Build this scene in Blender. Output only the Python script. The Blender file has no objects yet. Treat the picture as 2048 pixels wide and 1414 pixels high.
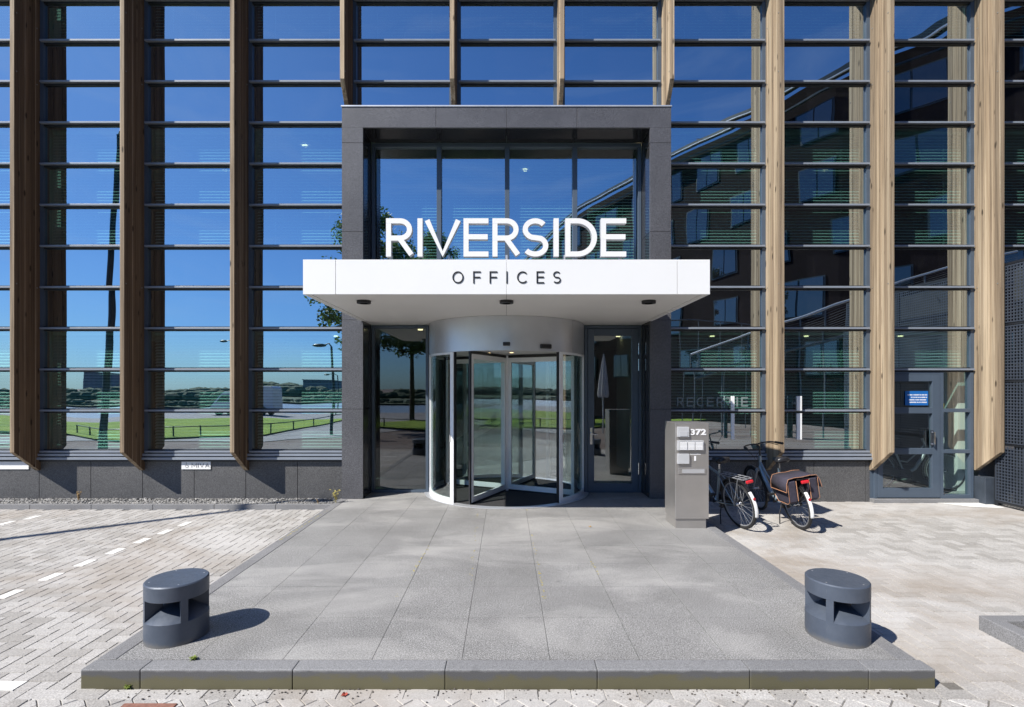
import bpy, bmesh, math, random
from math import sin, cos, pi, radians as R_, sqrt, atan2
from mathutils import Vector as V, Matrix
random.seed(7)
sc = bpy.context.scene
C = sc.collection
# ------------------------------------------------------------------ camera
F = 1024.0; HX = 1013.0; HY = 778.0; CZ = 1.8
cd = bpy.data.cameras.new('camera'); cam = bpy.data.objects.new('camera', cd); C.objects.link(cam)
cam.location = (0, 0, CZ); cam.rotation_euler = (pi/2, 0, 0)
cd.sensor_width = 36; cd.lens = F/2048*36
cd.shift_x = (1024-HX)/2048; cd.shift_y = (HY-707)/2048
cd.clip_start = .05; cd.clip_end = 9000
sc.camera = cam
# ------------------------------------------------------------------ sun and sky
AZ = R_(53); EL = R_(44.5)          # the sun stands behind the camera, to its left
SUN_DIR = V((-sin(AZ)*cos(EL), -cos(AZ)*cos(EL), sin(EL)))
w = bpy.data.worlds.new("World"); sc.world = w; w.use_nodes = True
nt = w.node_tree; bg = nt.nodes['Background']
sky = nt.nodes.new('ShaderNodeTexSky'); sky.sky_type = 'NISHITA'; sky.sun_disc = False
sky.sun_elevation = EL; sky.sun_rotation = pi + AZ
sky.air_density = 1.0; sky.dust_density = .7; sky.ozone_density = 1.0; sky.altitude = 300
mxw = nt.nodes.new('ShaderNodeMix'); mxw.data_type = 'RGBA'; mxw.blend_type = 'MULTIPLY'; mxw.inputs['Factor'].default_value = 1; mxw.inputs['B'].default_value = (.47, .82, 1.36, 1)
nt.links.new(sky.outputs[0], mxw.inputs['A']); tcw = nt.nodes.new('ShaderNodeTexCoord'); mpw = nt.nodes.new('ShaderNodeMapping'); mpw.inputs['Scale'].default_value = (1.2, 2.2, 5.5); mpw.inputs['Rotation'].default_value = (.2, .35, .6)
nt.links.new(tcw.outputs['Generated'], mpw.inputs[0])
nzw = nt.nodes.new('ShaderNodeTexNoise'); nzw.inputs['Scale'].default_value = 2.2; nzw.inputs['Detail'].default_value = 9; nzw.inputs['Roughness'].default_value = .62; nzw.inputs['Distortion'].default_value = 1.2
nt.links.new(mpw.outputs[0], nzw.inputs['Vector'])
rpw = nt.nodes.new('ShaderNodeMapRange'); rpw.inputs['From Min'].default_value = .5; rpw.inputs['From Max'].default_value = .85; rpw.inputs['To Max'].default_value = .13; nt.links.new(nzw.outputs['Fac'], rpw.inputs[0])
mxc = nt.nodes.new('ShaderNodeMix'); mxc.data_type = 'RGBA'; mxc.inputs['B'].default_value = (7.5, 8.5, 10, 1)      # thin high cirrus
nt.links.new(rpw.outputs[0], mxc.inputs['Factor']); nt.links.new(mxw.outputs['Result'], mxc.inputs['A'])
nt.links.new(mxc.outputs['Result'], bg.inputs[0]); bg.inputs[1].default_value = .070
ld = bpy.data.lights.new('sun', 'SUN'); ld.energy = 5.0; ld.angle = R_(.5); ld.color = (1, .95, .87)
lo = bpy.data.objects.new('sun', ld); C.objects.link(lo)
lo.rotation_euler = SUN_DIR.to_track_quat('Z', 'Y').to_euler(); lo.location = (-10, -10, 20)
sc.view_settings.view_transform = 'Standard'; sc.view_settings.look = 'None'
sc.view_settings.exposure = .58; sc.view_settings.gamma = 1
sc.cycles.max_bounces = 14; sc.cycles.transparent_max_bounces = 24
sc.cycles.glossy_bounces = 5; sc.cycles.diffuse_bounces = 3
sc.cycles.caustics_reflective = False; sc.cycles.caustics_refractive = False
# ------------------------------------------------------------------ pixel helpers (photo pixels -> points)
def X_(px, Y): return (px-HX)*Y/F
def Z_(py, Y): return CZ-(py-HY)*Y/F
GZ = -.12                                     # level of the pavers; the stone platform is z = 0
GLY = 8.753                                   # the glass plane of the facade
def G(px, py, z=GZ):
    Y = (CZ-z)*F/(py-HY); return V((X_(px, Y), Y, z))
def RG(px, py, z=GZ):                         # a ground point seen in the glass
    D = (CZ-z)*F/(py-HY); return V((X_(px, D), 2*GLY-D, z))
def RP(px, py, D): return V((X_(px, D), 2*GLY-D, Z_(py, D)))
# ------------------------------------------------------------------ mesh builder
class MB:
    def __init__(s): s.v = []; s.f = []; s.m = []; s.cm = 0
    def add(s, vs, fs):
        o = len(s.v); s.v += [tuple(p) for p in vs]
        for f in fs: s.f.append(tuple(i+o for i in f)); s.m.append(s.cm)
        return s
    def box(s, x0, x1, y0, y1, z0, z1):
        vs = [(x, y, z) for z in (z0, z1) for y in (y0, y1) for x in (x0, x1)]
        return s.add(vs, [(0,2,3,1),(4,5,7,6),(0,1,5,4),(2,6,7,3),(0,4,6,2),(1,3,7,5)])
    def obox(s, c, size, mat):
        vs = [V(c)+mat@V((x*size[0]/2, y*size[1]/2, z*size[2]/2)) for z in (-1,1) for y in (-1,1) for x in (-1,1)]
        return s.add(vs, [(0,2,3,1),(4,5,7,6),(0,1,5,4),(2,6,7,3),(0,4,6,2),(1,3,7,5)])
    def quad(s, a, b, c, d): return s.add([a,b,c,d], [(0,1,2,3)])
    def prism(s, poly, fn, a, b):
        n = len(poly); vs = [fn(p, a) for p in poly]+[fn(p, b) for p in poly]
        return s.add(vs, [tuple(range(n))[::-1], tuple(range(n, 2*n))]+[(i,(i+1)%n,(i+1)%n+n,i+n) for i in range(n)])
    def tube(s, p0, p1, r, n=8, r1=None, cap=True):
        p0 = V(p0); p1 = V(p1); d = p1-p0
        if d.length < 1e-7: return s
        r1 = r if r1 is None else r1
        q = d.to_track_quat('Z', 'Y').to_matrix(); vs = []
        for c, rr in ((p0, r), (p1, r1)):
            for i in range(n):
                a = 2*pi*i/n; vs.append(c+q@V((rr*cos(a), rr*sin(a), 0)))
        fs = [(i,(i+1)%n,(i+1)%n+n,i+n) for i in range(n)]
        if cap: fs += [tuple(range(n))[::-1], tuple(range(n, 2*n))]
        return s.add(vs, fs)
    def path(s, pts, r, n=8, closed=False):
        pts = [V(p) for p in pts]; m = len(pts); vs = []
        up = None
        for i, p in enumerate(pts):
            if closed: t = pts[(i+1)%m]-pts[i-1]
            else: t = pts[min(i+1, m-1)]-pts[max(i-1, 0)]
            t.normalize()
            if up is None:
                up = V((0,0,1)) if abs(t.z) < .9 else V((1,0,0))
            u = (up-t*up.dot(t)).normalized(); up = u; w_ = t.cross(u)
            rr = r[i] if isinstance(r, (list, tuple)) else r
            for k in range(n):
                a = 2*pi*k/n; vs.append(p+u*rr*cos(a)+w_*rr*sin(a))
        fs = []
        for i in range(m if closed else m-1):
            j = (i+1)%m
            for k in range(n): fs.append((i*n+k, i*n+(k+1)%n, j*n+(k+1)%n, j*n+k))
        if not closed: fs += [tuple(range(n))[::-1], tuple(range((m-1)*n, m*n))]
        return s.add(vs, fs)
    def lathe(s, prof, c=(0,0,0), n=48, a0=0, a1=2*pi, close=None):
        full = abs(a1-a0-2*pi) < 1e-6; k = n if full else n+1; vs = []
        for i in range(k):
            a = a0+(a1-a0)*i/n
            for r, z in prof: vs.append((c[0]+r*cos(a), c[1]+r*sin(a), c[2]+z))
        m = len(prof); fs = []
        for i in range(n):
            j = (i+1)%k
            for q in range(m-1): fs.append((i*m+q, j*m+q, j*m+q+1, i*m+q+1))
            if close: fs.append((i*m+m-1, j*m+m-1, j*m, i*m))
        if close and not full: fs += [tuple(range(m)), tuple(range(n*m, n*m+m))]
        return s.add(vs, fs)
    def disc(s, c, r, n=32, ax='z'):
        vs = []
        for i in range(n):
            a = 2*pi*i/n; u, w_ = r*cos(a), r*sin(a)
            vs.append((c[0]+u, c[1]+w_, c[2]) if ax == 'z' else ((c[0]+u, c[1], c[2]+w_) if ax == 'y' else (c[0], c[1]+u, c[2]+w_)))
        return s.add(vs, [tuple(range(n))])
    def blob(s, c, r, sx=1, sy=1, sz=1, nu=8, nv=5):
        vs = [(c[0], c[1], c[2]-r*sz)]
        for j in range(1, nv):
            t = -pi/2+pi*j/nv
            for i in range(nu):
                a = 2*pi*i/nu; vs.append((c[0]+r*sx*cos(t)*cos(a), c[1]+r*sy*cos(t)*sin(a), c[2]+r*sz*sin(t)))
        vs.append((c[0], c[1], c[2]+r*sz)); L = len(vs)-1; fs = []
        for i in range(nu):
            fs.append((0, 1+(i+1)%nu, 1+i)); fs.append((L, L-nu+i, L-nu+(i+1)%nu))
            for j in range(nv-2):
                a = 1+j*nu; fs.append((a+i, a+(i+1)%nu, a+nu+(i+1)%nu, a+nu+i))
        return s.add(vs, fs)
    def build(s, name, mat, parent=None, smooth=None, fix=True, local=False, bevel=0):
        me = bpy.data.meshes.new(name); me.from_pydata(s.v, [], s.f)
        mats = mat if isinstance(mat, (list, tuple)) else [mat]
        for m_ in mats: me.materials.append(m_)
        if len(mats) > 1: me.polygons.foreach_set('material_index', s.m)
        if fix and len(s.f) < 60000:
            b = bmesh.new(); b.from_mesh(me); bmesh.ops.recalc_face_normals(b, faces=b.faces); b.to_mesh(me); b.free()
        if smooth:
            me.polygons.foreach_set('use_smooth', [True]*len(me.polygons)); me.set_sharp_from_angle(angle=R_(smooth))
        me.update()
        o = bpy.data.objects.new(name, me); C.objects.link(o)
        if parent:
            o.parent = parent
            if not local:
                w_ = V((0,0,0)); p = parent
                while p: w_ += p.location; p = p.parent
                o.location = -w_
        if bevel:
            bm_ = o.modifiers.new('bevel', 'BEVEL'); bm_.width = bevel; bm_.segments = 2; bm_.limit_method = 'ANGLE'; bm_.angle_limit = R_(50)
        return o
def tag(o, label=None, cat=None, group=None, kind=None):
    if label: o['label'] = label
    if cat: o['category'] = cat
    if group: o['group'] = group
    if kind: o['kind'] = kind
    return o
def empty(name, loc, label=None, cat=None, group=None, rz=0):
    o = bpy.data.objects.new(name, None); C.objects.link(o); o.location = loc; o.rotation_euler[2] = rz
    o.empty_display_size = .2
    return tag(o, label, cat, group)
def copy_tree(o, parent=None):
    c = o.copy(); C.objects.link(c); c.parent = parent
    for ch in list(o.children): copy_tree(ch, c)
    return c
# ------------------------------------------------------------------ materials
def newmat(name):
    m = bpy.data.materials.new(name); m.use_nodes = True; n = m.node_tree
    return m, n, n.nodes['Principled BSDF'], n.nodes['Material Output']
def N(n, t, **kw):
    x = n.nodes.new(t)
    for k, v in kw.items():
        if k in x.inputs: x.inputs[k].default_value = v
        else: setattr(x, k, v)
    return x
def ramp(n, src, stops):
    r = n.nodes.new('ShaderNodeValToRGB'); e = r.color_ramp.elements
    while len(e) < len(stops): e.new(.5)
    for i, (p, c) in enumerate(stops):
        e[i].position = p; e[i].color = tuple(c)+(1,) if len(c) == 3 else c
    n.links.new(src, r.inputs[0]); return r.outputs[0]
def mix(n, f, a, b, mode='MIX'):
    x = n.nodes.new('ShaderNodeMix'); x.data_type = 'RGBA'; x.blend_type = mode
    for s_, val in ((x.inputs['Factor'], f), (x.inputs['A'], a), (x.inputs['B'], b)):
        if hasattr(val, 'is_output') or hasattr(val, 'links'): n.links.new(val, s_)
        elif isinstance(val, (int, float)): s_.default_value = val
        else: s_.default_value = tuple(val)+(1,)
    return x.outputs['Result']
def coords(n, kind='Object', scale=(1,1,1), rnd=False):
    t = N(n, 'ShaderNodeTexCoord'); mp = N(n, 'ShaderNodeMapping'); mp.inputs['Scale'].default_value = scale
    n.links.new(t.outputs[kind], mp.inputs[0])
    if rnd:
        oi = N(n, 'ShaderNodeObjectInfo'); mm = N(n, 'ShaderNodeMath', operation='MULTIPLY'); mm.inputs[1].default_value = 37
        n.links.new(oi.outputs['Random'], mm.inputs[0]); n.links.new(mm.outputs[0], mp.inputs['Location'])
    return mp.outputs[0]
def noise(n, vec, sc_, det=4, rough=.55, dist=0):
    x = N(n, 'ShaderNodeTexNoise'); x.inputs['Scale'].default_value = sc_; x.inputs['Detail'].default_value = det
    x.inputs['Roughness'].default_value = rough; x.inputs['Distortion'].default_value = dist
    n.links.new(vec, x.inputs['Vector']); return x.outputs['Fac']
def bump(n, h, b, strength=.3, dist=.01):
    x = N(n, 'ShaderNodeBump'); x.inputs['Strength'].default_value = strength; x.inputs['Distance'].default_value = dist
    n.links.new(h, x.inputs['Height']); n.links.new(x.outputs[0], b.inputs['Normal'])
def simple(name, col, rough=.5, metal=0, var=.15, vs=6, bmp=0, bs=80, spec=.5, coat=0):
    m, n, b, o = newmat(name); v = coords(n)
    f = noise(n, v, vs, 5)
    c0 = [max(0, c*(1-var)) for c in col]; c1 = [min(1, c*(1+var)) for c in col]
    n.links.new(ramp(n, f, [(.3, c0), (.7, c1)]), b.inputs['Base Color'])
    b.inputs['Roughness'].default_value = rough; b.inputs['Metallic'].default_value = metal
    b.inputs['Specular IOR Level'].default_value = spec; b.inputs['Coat Weight'].default_value = coat
    rr = N(n, 'ShaderNodeMapRange'); rr.inputs['To Min'].default_value = max(0, rough-.08); rr.inputs['To Max'].default_value = min(1, rough+.1)
    n.links.new(f, rr.inputs[0]); n.links.new(rr.outputs[0], b.inputs['Roughness'])
    if bmp: bump(n, noise(n, v, bs, 3), b, bmp, .005)
    return m
def granite(name, base, light, rough, scale=140, polish=.0, stain=False, isl=0.0):
    m, n, b, o = newmat(name); v = coords(n)
    f = noise(n, v, scale, 2, .9)
    c = ramp(n, f, [(.36, [x*.35 for x in base]), (.5, base), (.66, light)])
    g = noise(n, v, 1.1, 6, .6)
    c = mix(n, 1.0, c, ramp(n, g, [(.3, (.8,.8,.8)), (.7, (1.12,1.12,1.12))]), 'MULTIPLY')
    if isl:
        ge = N(n, 'ShaderNodeNewGeometry')
        c = mix(n, 1.0, c, ramp(n, ge.outputs['Random Per Island'], [(0, (1-isl,)*3), (1, (1+isl,)*3)]), 'MULTIPLY')
    if stain:
        sp_ = N(n, 'ShaderNodeTexVoronoi'); n.links.new(v, sp_.inputs['Vector']); sp_.inputs['Scale'].default_value = 2.3
        c = mix(n, ramp(n, sp_.outputs['Distance'], [(.028, (.6,.6,.6)), (.05, (0,0,0))]), c, (.10,.10,.10))
        g3 = noise(n, coords(n), 1.6, 8, .75, .8); c = mix(n, ramp(n, g3, [(.52, (0,0,0)), (.75, (.45,.45,.45))]), c, (.13,.128,.122))
        g2 = noise(n, coords(n, scale=(.7, 1.5, 1)), .8, 7, .62, .6)
        c = mix(n, ramp(n, g2, [(.49, (0,0,0)), (.66, (.5,.5,.5))]), c, (.46,.45,.435))
    n.links.new(c, b.inputs['Base Color']); b.inputs['Roughness'].default_value = rough
    bump(n, f, b, .12*(1-polish), .002)
    return m
def wood(name, tones):
    m, n, b, o = newmat(name)
    v = coords(n, scale=(1,1,1), rnd=True); v2 = coords(n, scale=(16,27,.33), rnd=True); v3 = coords(n, scale=(24,40,.5), rnd=True)
    boards = N(n, 'ShaderNodeTexNoise'); n.links.new(coords(n, scale=(14,13,.16), rnd=True), boards.inputs['Vector']); boards.inputs['Scale'].default_value = 1; boards.inputs['Detail'].default_value = 1
    f1 = noise(n, v2, 1.6, 6, .65, .35); f3 = noise(n, v3, 1.4, 4, .7)
    c = ramp(n, f1, [(.25, tones[0]), (.48, tones[1]), (.75, tones[2])])
    c = mix(n, .55, c, ramp(n, boards.outputs['Fac'], [(.35, tones[3]), (.5, tones[1]), (.66, tones[2])]))
    c = mix(n, ramp(n, f3, [(.50, (0,0,0)), (.66, (.62,.62,.62))]), c, tones[4])
    k = N(n, 'ShaderNodeTexVoronoi'); n.links.new(coords(n, scale=(8,8,2.4), rnd=True), k.inputs['Vector']); k.inputs['Scale'].default_value = 1
    c = mix(n, ramp(n, k.outputs['Distance'], [(.08, (.85,.85,.85)), (.17, (0,0,0))]), c, [x*.5 for x in tones[4]])
    ge = N(n, 'ShaderNodeNewGeometry')
    c = mix(n, 1.0, c, ramp(n, ge.outputs['Random Per Island'], [(0, (.72,.70,.68)), (.5, (.95,.95,.93)), (1, (1.16,1.13,1.08))]), 'MULTIPLY')
    n.links.new(c, b.inputs['Base Color']); b.inputs['Roughness'].default_value = .72
    b.inputs['Specular IOR Level'].default_value = .25
    bump(n, f3, b, .5, .004)
    return m
def glass(name, refl=.38, tint=(.5,.8,.72), gcol=(.93,.97,1), back=None, wav=.0015, wsc=1.1, fres=.5):
    m, n, b, o = newmat(name); n.nodes.remove(b)
    gl = N(n, 'ShaderNodeBsdfGlossy'); gl.inputs['Roughness'].default_value = 0; gl.inputs['Color'].default_value = gcol+(1,)
    v = coords(n); bp = N(n, 'ShaderNodeBump'); bp.inputs['Strength'].default_value = 1; bp.inputs['Distance'].default_value = wav
    n.links.new(noise(n, v, wsc, 1, .4), bp.inputs['Height']); n.links.new(bp.outputs[0], gl.inputs['Normal'])
    if back is None:
        tr = N(n, 'ShaderNodeBsdfTransparent'); tr.inputs['Color'].default_value = tint+(1,)
    else:
        tr = N(n, 'ShaderNodeBsdfDiffuse'); tr.inputs['Color'].default_value = back+(1,)
    lw = N(n, 'ShaderNodeLayerWeight'); lw.inputs['Blend'].default_value = .5
    fr = N(n, 'ShaderNodeMath', operation='POWER'); n.links.new(lw.outputs['Facing'], fr.inputs[0]); fr.inputs[1].default_value = 4
    ma = N(n, 'ShaderNodeMath', operation='MULTIPLY_ADD'); ma.inputs[1].default_value = fres; ma.inputs[2].default_value = refl
    n.links.new(fr.outputs[0], ma.inputs[0]); ma.use_clamp = True
    # faint dust streaks on the pane
    df = N(n, 'ShaderNodeBsdfDiffuse'); df.inputs['Color'].default_value = (.5,.5,.5,1)
    d = ramp(n, noise(n, coords(n, scale=(1,1,.55)), 2.3, 8, .75, 1.5), [(.56, (0,0,0)), (.8, (.014,.014,.014))])
    mx = N(n, 'ShaderNodeMixShader'); n.links.new(ma.outputs[0], mx.inputs[0]); n.links.new(tr.outputs[0], mx.inputs[1]); n.links.new(gl.outputs[0], mx.inputs[2])
    m2 = N(n, 'ShaderNodeMixShader'); n.links.new(d, m2.inputs[0]); n.links.new(mx.outputs[0], m2.inputs[1]); n.links.new(df.outputs[0], m2.inputs[2])
    n.links.new(m2.outputs[0], o.inputs['Surface'])
    return m
M = {}
M['frame'] = simple('anthracite_frame', (.07,.095,.13), .38, 0, .06, 3)
M['gasket'] = simple('black_gasket', (.012,.014,.018), .5, 0, .1)
M['transom'] = simple('transom_cap', (.22,.25,.30), .35, 0, .06, 3)
M['white'] = simple('white_coated_panel', (.78,.785,.79), .38, 0, .012, 1.3)
M['soffit'] = simple('pale_soffit', (.74,.725,.70), .5, 0, .02, 1.3)
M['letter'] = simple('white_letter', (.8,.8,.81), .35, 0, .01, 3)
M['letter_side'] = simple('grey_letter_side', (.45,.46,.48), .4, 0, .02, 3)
M['black'] = simple('black_plastic', (.015,.015,.017), .4, 0, .2)
M['steel'] = simple('brushed_steel', (.48,.46,.44), .36, .75, .08, 2.5)
M['alu'] = simple('satin_aluminium', (.62,.63,.65), .34, .55, .05, 3)
M['alu_white'] = simple('white_aluminium', (.84,.85,.86), .35, .05, .03, 3)
def bollard_mat():
    m, n, b, o = newmat('blue_grey_bollard_paint'); v = coords(n)
    c = ramp(n, noise(n, v, 7, 6, .65), [(.3, (.066,.082,.112)), (.7, (.088,.106,.14))])
    c = mix(n, ramp(n, noise(n, coords(n, scale=(6,6,2.5)), 4, 9, .8, 1.5), [(.60, (0,0,0)), (.74, (.5,.5,.5))]), c, (.20,.205,.21))
    sp_ = N(n, 'ShaderNodeSeparateXYZ'); n.links.new(v, sp_.inputs[0]); ad = N(n, 'ShaderNodeMath', operation='MULTIPLY_ADD'); ad.inputs[1].default_value = .09
    n.links.new(noise(n, v, 14, 6, .7), ad.inputs[0]); n.links.new(sp_.outputs['Z'], ad.inputs[2])
    c = mix(n, ramp(n, ad.outputs[0], [(.05, (.55,.55,.55)), (.085, (0,0,0))]), c, (.19,.175,.15))
    n.links.new(c, b.inputs['Base Color']); b.inputs['Metallic'].default_value = .2
    n.links.new(ramp(n, noise(n, v, 30, 5, .7), [(.3, (.34,)*3), (.7, (.55,)*3)]), b.inputs['Roughness'])
    bump(n, noise(n, v, 220, 3), b, .15, .003); return m
M['bollard'] = bollard_mat()
M['pillar'] = granite('dark_granite', (.085,.085,.093), (.16,.16,.175), .40, 110)
M['plinth'] = granite('plinth_stone', (.085,.085,.088), (.15,.15,.153), .6, 110)
M['polished'] = granite('polished_granite', (.02,.02,.022), (.07,.07,.075), .12, 170, .9)
M['tile'] = granite('granite_paving', (.235,.232,.228), (.46,.457,.45), .62, 110, 0, True, .055)
M['kerb'] = granite('concrete_kerb', (.21,.21,.215), (.32,.32,.33), .8, 200, 0, False, .06)
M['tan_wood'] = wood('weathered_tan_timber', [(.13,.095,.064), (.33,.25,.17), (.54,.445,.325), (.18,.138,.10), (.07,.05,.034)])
M['shade_wood'] = wood('shaded_side_timber', [(.075,.045,.027), (.155,.10,.062), (.25,.175,.115), (.10,.066,.043), (.045,.028,.018)])  # darker copy of the tan timber, with the shade put into its tones
M['bolt'] = simple('grey_bolt', (.25,.24,.22), .5, .4, .1)
M['glass'] = glass('sun_control_glass', .58, (.56,.90,.82), (.84,.95,1.0))
M['spandrel'] = glass('spandrel_glass', .58, back=(.006,.006,.008), gcol=(.82,.94,1.0))
M['door_glass'] = glass('clear_door_glass', .24, (.62,.80,.76), wav=.0006, gcol=(.95,1,1))
M['entry_glass'] = glass('side_door_glass', .24, (.85,1.0,.96))
M['unit'] = simple('unit_aluminium', (.60,.61,.63), .4, .3, .04, 4)
M['side_glass'] = glass('sidelight_glass', .16, (.55,.66,.63), wav=.0008)
M['rdoor_glass'] = glass('revolving_door_glass', .17, (.91,.965,.945), wav=.0004)
M['in_white'] = simple('interior_white', (.62,.64,.62), .7, 0, .03)
M['in_grey'] = simple('interior_grey', (.30,.32,.31), .7, 0, .1)
M['in_dark'] = simple('interior_dark', (.03,.035,.035), .7, 0, .1)
M['blind'] = simple('blind_slat', (.80,.83,.83), .4, .2, .02)
M['mat'] = simple('entrance_mat', (.025,.025,.027), .95, 0, .3, 120)
M['red'] = simple('red_reflector', (.55,.02,.03), .25, 0, .1)
M['rubber'] = simple('tyre_rubber', (.02,.02,.021), .7, 0, .2, 30)
M['chrome'] = simple('chrome', (.65,.66,.68), .18, 1, .04)
M['leather'] = simple('black_saddle', (.018,.018,.02), .32, 0, .2)
def emis(name, col, st):
    m, n, b, o = newmat(name); b.inputs['Base Color'].default_value = col+(1,)
    b.inputs['Emission Color'].default_value = col+(1,); b.inputs['Emission Strength'].default_value = st; return m
M['lamp'] = emis('ceiling_lamp_glow', (1,.78,.45), 1.8)
# ------------------------------------------------------------------ stroke lettering
def arc(cx, cy, rx, ry, a0, a1, n=14): return [(cx+rx*cos(R_(a0+(a1-a0)*i/n)), cy+ry*sin(R_(a0+(a1-a0)*i/n))) for i in range(n+1)]
def glyph(ch):      # unit height, returns (width, strokes); positions are centre lines for a unit stroke inset of 0
    if ch == 'R': return .62, [[(0,0),(0,1)], [(0,1),(.32,1)]+arc(.32,.74,.26,.26,90,-90)+[(0,.48)], [(.30,.48),(.62,0)]]
    if ch == 'I': return 0.0, [[(0,0),(0,1)]]
    if ch == 'V': return .84, [[(0,1),(.42,0),(.84,1)]]
    if ch == 'E': return .52, [[(.52,1),(0,1),(0,0),(.52,0)], [(0,.52),(.50,.52)]]
    if ch == 'F': return .50, [[(.50,1),(0,1),(0,0)], [(0,.5),(.46,.5)]]
    if ch == 'S': return .56, [arc(.28,.745,.25,.255,35,90,6)+arc(.28,.745,.25,.255,90,250,12)[1:]+[(.30,.49)]+arc(.28,.255,.26,.255,70,-90,12)[1:]+arc(.28,.255,.27,.255,-90,-145,6)[1:]]
    if ch == 'D': return .70, [[(0,0),(0,1),(.25,1)]+arc(.25,.5,.45,.5,90,-90,22)+[(0,0)]]
    if ch == 'O': return 1.0, [arc(.5,.5,.5,.5,90,450,36)]
    if ch == 'C': return .86, [arc(.5,.5,.5,.5,42,318,28)]
    if ch == 'A': return .74, [[(0,0),(.37,1),(.74,0)], [(.14,.34),(.60,.34)]]
    if ch == 'M': return .84, [[(0,0),(0,1),(.42,.25),(.84,1),(.84,0)]]
    if ch == 'P': return .58, [[(0,0),(0,1)], [(0,1),(.3,1)]+arc(.3,.73,.27,.27,90,-90)+[(0,.46)]]
    if ch == 'T': return .66, [[(0,1),(.66,1)], [(.33,0),(.33,1)]]
    if ch == '2': return .56, [arc(.28,.72,.26,.28,170,-20,12)+[(0,0),(.58,0)]]
    if ch == '3': return .56, [arc(.27,.745,.25,.255,150,-90,12)+arc(.27,.25,.28,.25,70,-150,14)]
    if ch == '7': return .56, [[(0,1),(.56,1),(.2,0)]]
    return .5, []
def letter(mb, ch, x0, x1, z0, z1, t, yf, depth, off=.0006):
    """strokes fill the box x0..x1, z0..z1 (outer edges) in the plane y = yf, extruded away from the camera"""
    gw, st = glyph(ch); h = z1-z0-t; wd = (x1-x0-t); 
    for si, s_ in enumerate(st):
        s_ = [p for i, p in enumerate(s_) if i == 0 or abs(p[0]-s_[i-1][0])+abs(p[1]-s_[i-1][1]) > 1e-4]
        pts = [V((x0+t/2+(p[0]/gw*wd if gw else 0), z0+t/2+p[1]*h)) for p in s_]
        closed = (pts[0]-pts[-1]).length < 1e-5
        if closed: pts = pts[:-1]
        m = len(pts); L = []; Rr = []
        for i, p in enumerate(pts):
            a = pts[i-1] if (i or closed) else None; b = pts[(i+1)%m] if (i < m-1 or closed) else None
            d1 = (p-a).normalized() if a is not None else None; d2 = (b-p).normalized() if b is not None else None
            if d1 is None: d1 = d2; p = p if ch in 'OC' else p
            if d2 is None: d2 = d1
            n1 = V((-d1.y, d1.x)); n2 = V((-d2.y, d2.x)); nn = (n1+n2)
            nn = nn.normalized() if nn.length > 1e-6 else n1
            k = min(1.15 if ch in 'VMA' else 2.6, 1/max(.2, nn.dot(n1))); q = p
            if not closed and ch not in 'OCS23':
                if i == 0: q = p-d1*t/2*(.999 if abs(d1.x) < .01 or abs(d1.y) < .01 else .3)
                if i == m-1: q = p+d2*t/2*(.999 if abs(d2.x) < .01 or abs(d2.y) < .01 else .3)
            L.append(q+nn*t/2*k); Rr.append(q-nn*t/2*k)
        y0 = yf-si*off; y1 = yf+depth+si*off; vs = []
        for i in range(m): vs += [(L[i].x,y0,L[i].y),(Rr[i].x,y0,Rr[i].y),(Rr[i].x,y1,Rr[i].y),(L[i].x,y1,L[i].y)]
        o = len(mb.v); mb.v += vs
        for i in range(m if closed else m-1):
            j = (i+1)%m
            for q, (a, b) in enumerate(((0,1),(1,2),(2,3),(3,0))):
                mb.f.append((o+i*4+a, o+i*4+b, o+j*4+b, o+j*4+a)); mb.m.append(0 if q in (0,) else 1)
        if not closed:
            mb.f.append((o,o+1,o+2,o+3)); mb.m.append(1); e = o+(m-1)*4; mb.f.append((e,e+1,e+2,e+3)); mb.m.append(1)
# ================================================================== THE OFFICE BUILDING
B = empty('office_building', (0, GLY, 0), 'office building with tall timber fins, blue mirror glass and a dark stone entrance portal', 'building')
def finx(k): return (28.3+220.1*k-HX)*8.26/F-.036           # centre line of fin k
def zt(k): return 1.435+.698*k                              # transom heights
YC = 8.700
KMIN, KMAX = -3, 12
# timber fins
def fin_mesh(z_front, z_rear, y_rear_low, top=9.75):
    mb = MB(); ed = [8.26, 8.352, 8.447, 8.541, 8.637, 8.733]; off = [0, .0012, -.001, .0008, -.0012]
    zf = lambda y: max(z_rear, z_front+(z_rear-z_front)*(y-8.26)/(y_rear_low-8.26))
    for i in range(5):      # five vertical boards with a shadow gap between them
        a, b = ed[i]+(.0015 if i else 0), ed[i+1]-(.0015 if i < 4 else 0)
        pts = [(a, zf(a))]+([(y_rear_low, z_rear)] if a < y_rear_low < b else [])+[(b, zf(b)), (b, top), (a, top)]
        nf = len(mb.f); mb.prism(pts, lambda p, q: (q, p[0]-8.5, p[1]), -.036+off[i], .036-off[i]); mb.m[nf+1] = 1  # right-hand board faces get the timber with shade painted in
    mb.box(-.03, .03, 8.27-8.5, 8.73-8.5, z_front+.03, top-.01); mb.cm = 2
    for zb in (3.51, 6.95, 7.9):
        if zb > z_front:
            for yy in (8.30, 8.66): mb.tube((-.042, yy-8.5, zb+(yy-8.3)*.0), (.042, yy-8.5, zb), .011, 10)
    mb.cm = 0
    return mb
finL = finS = None
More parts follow.
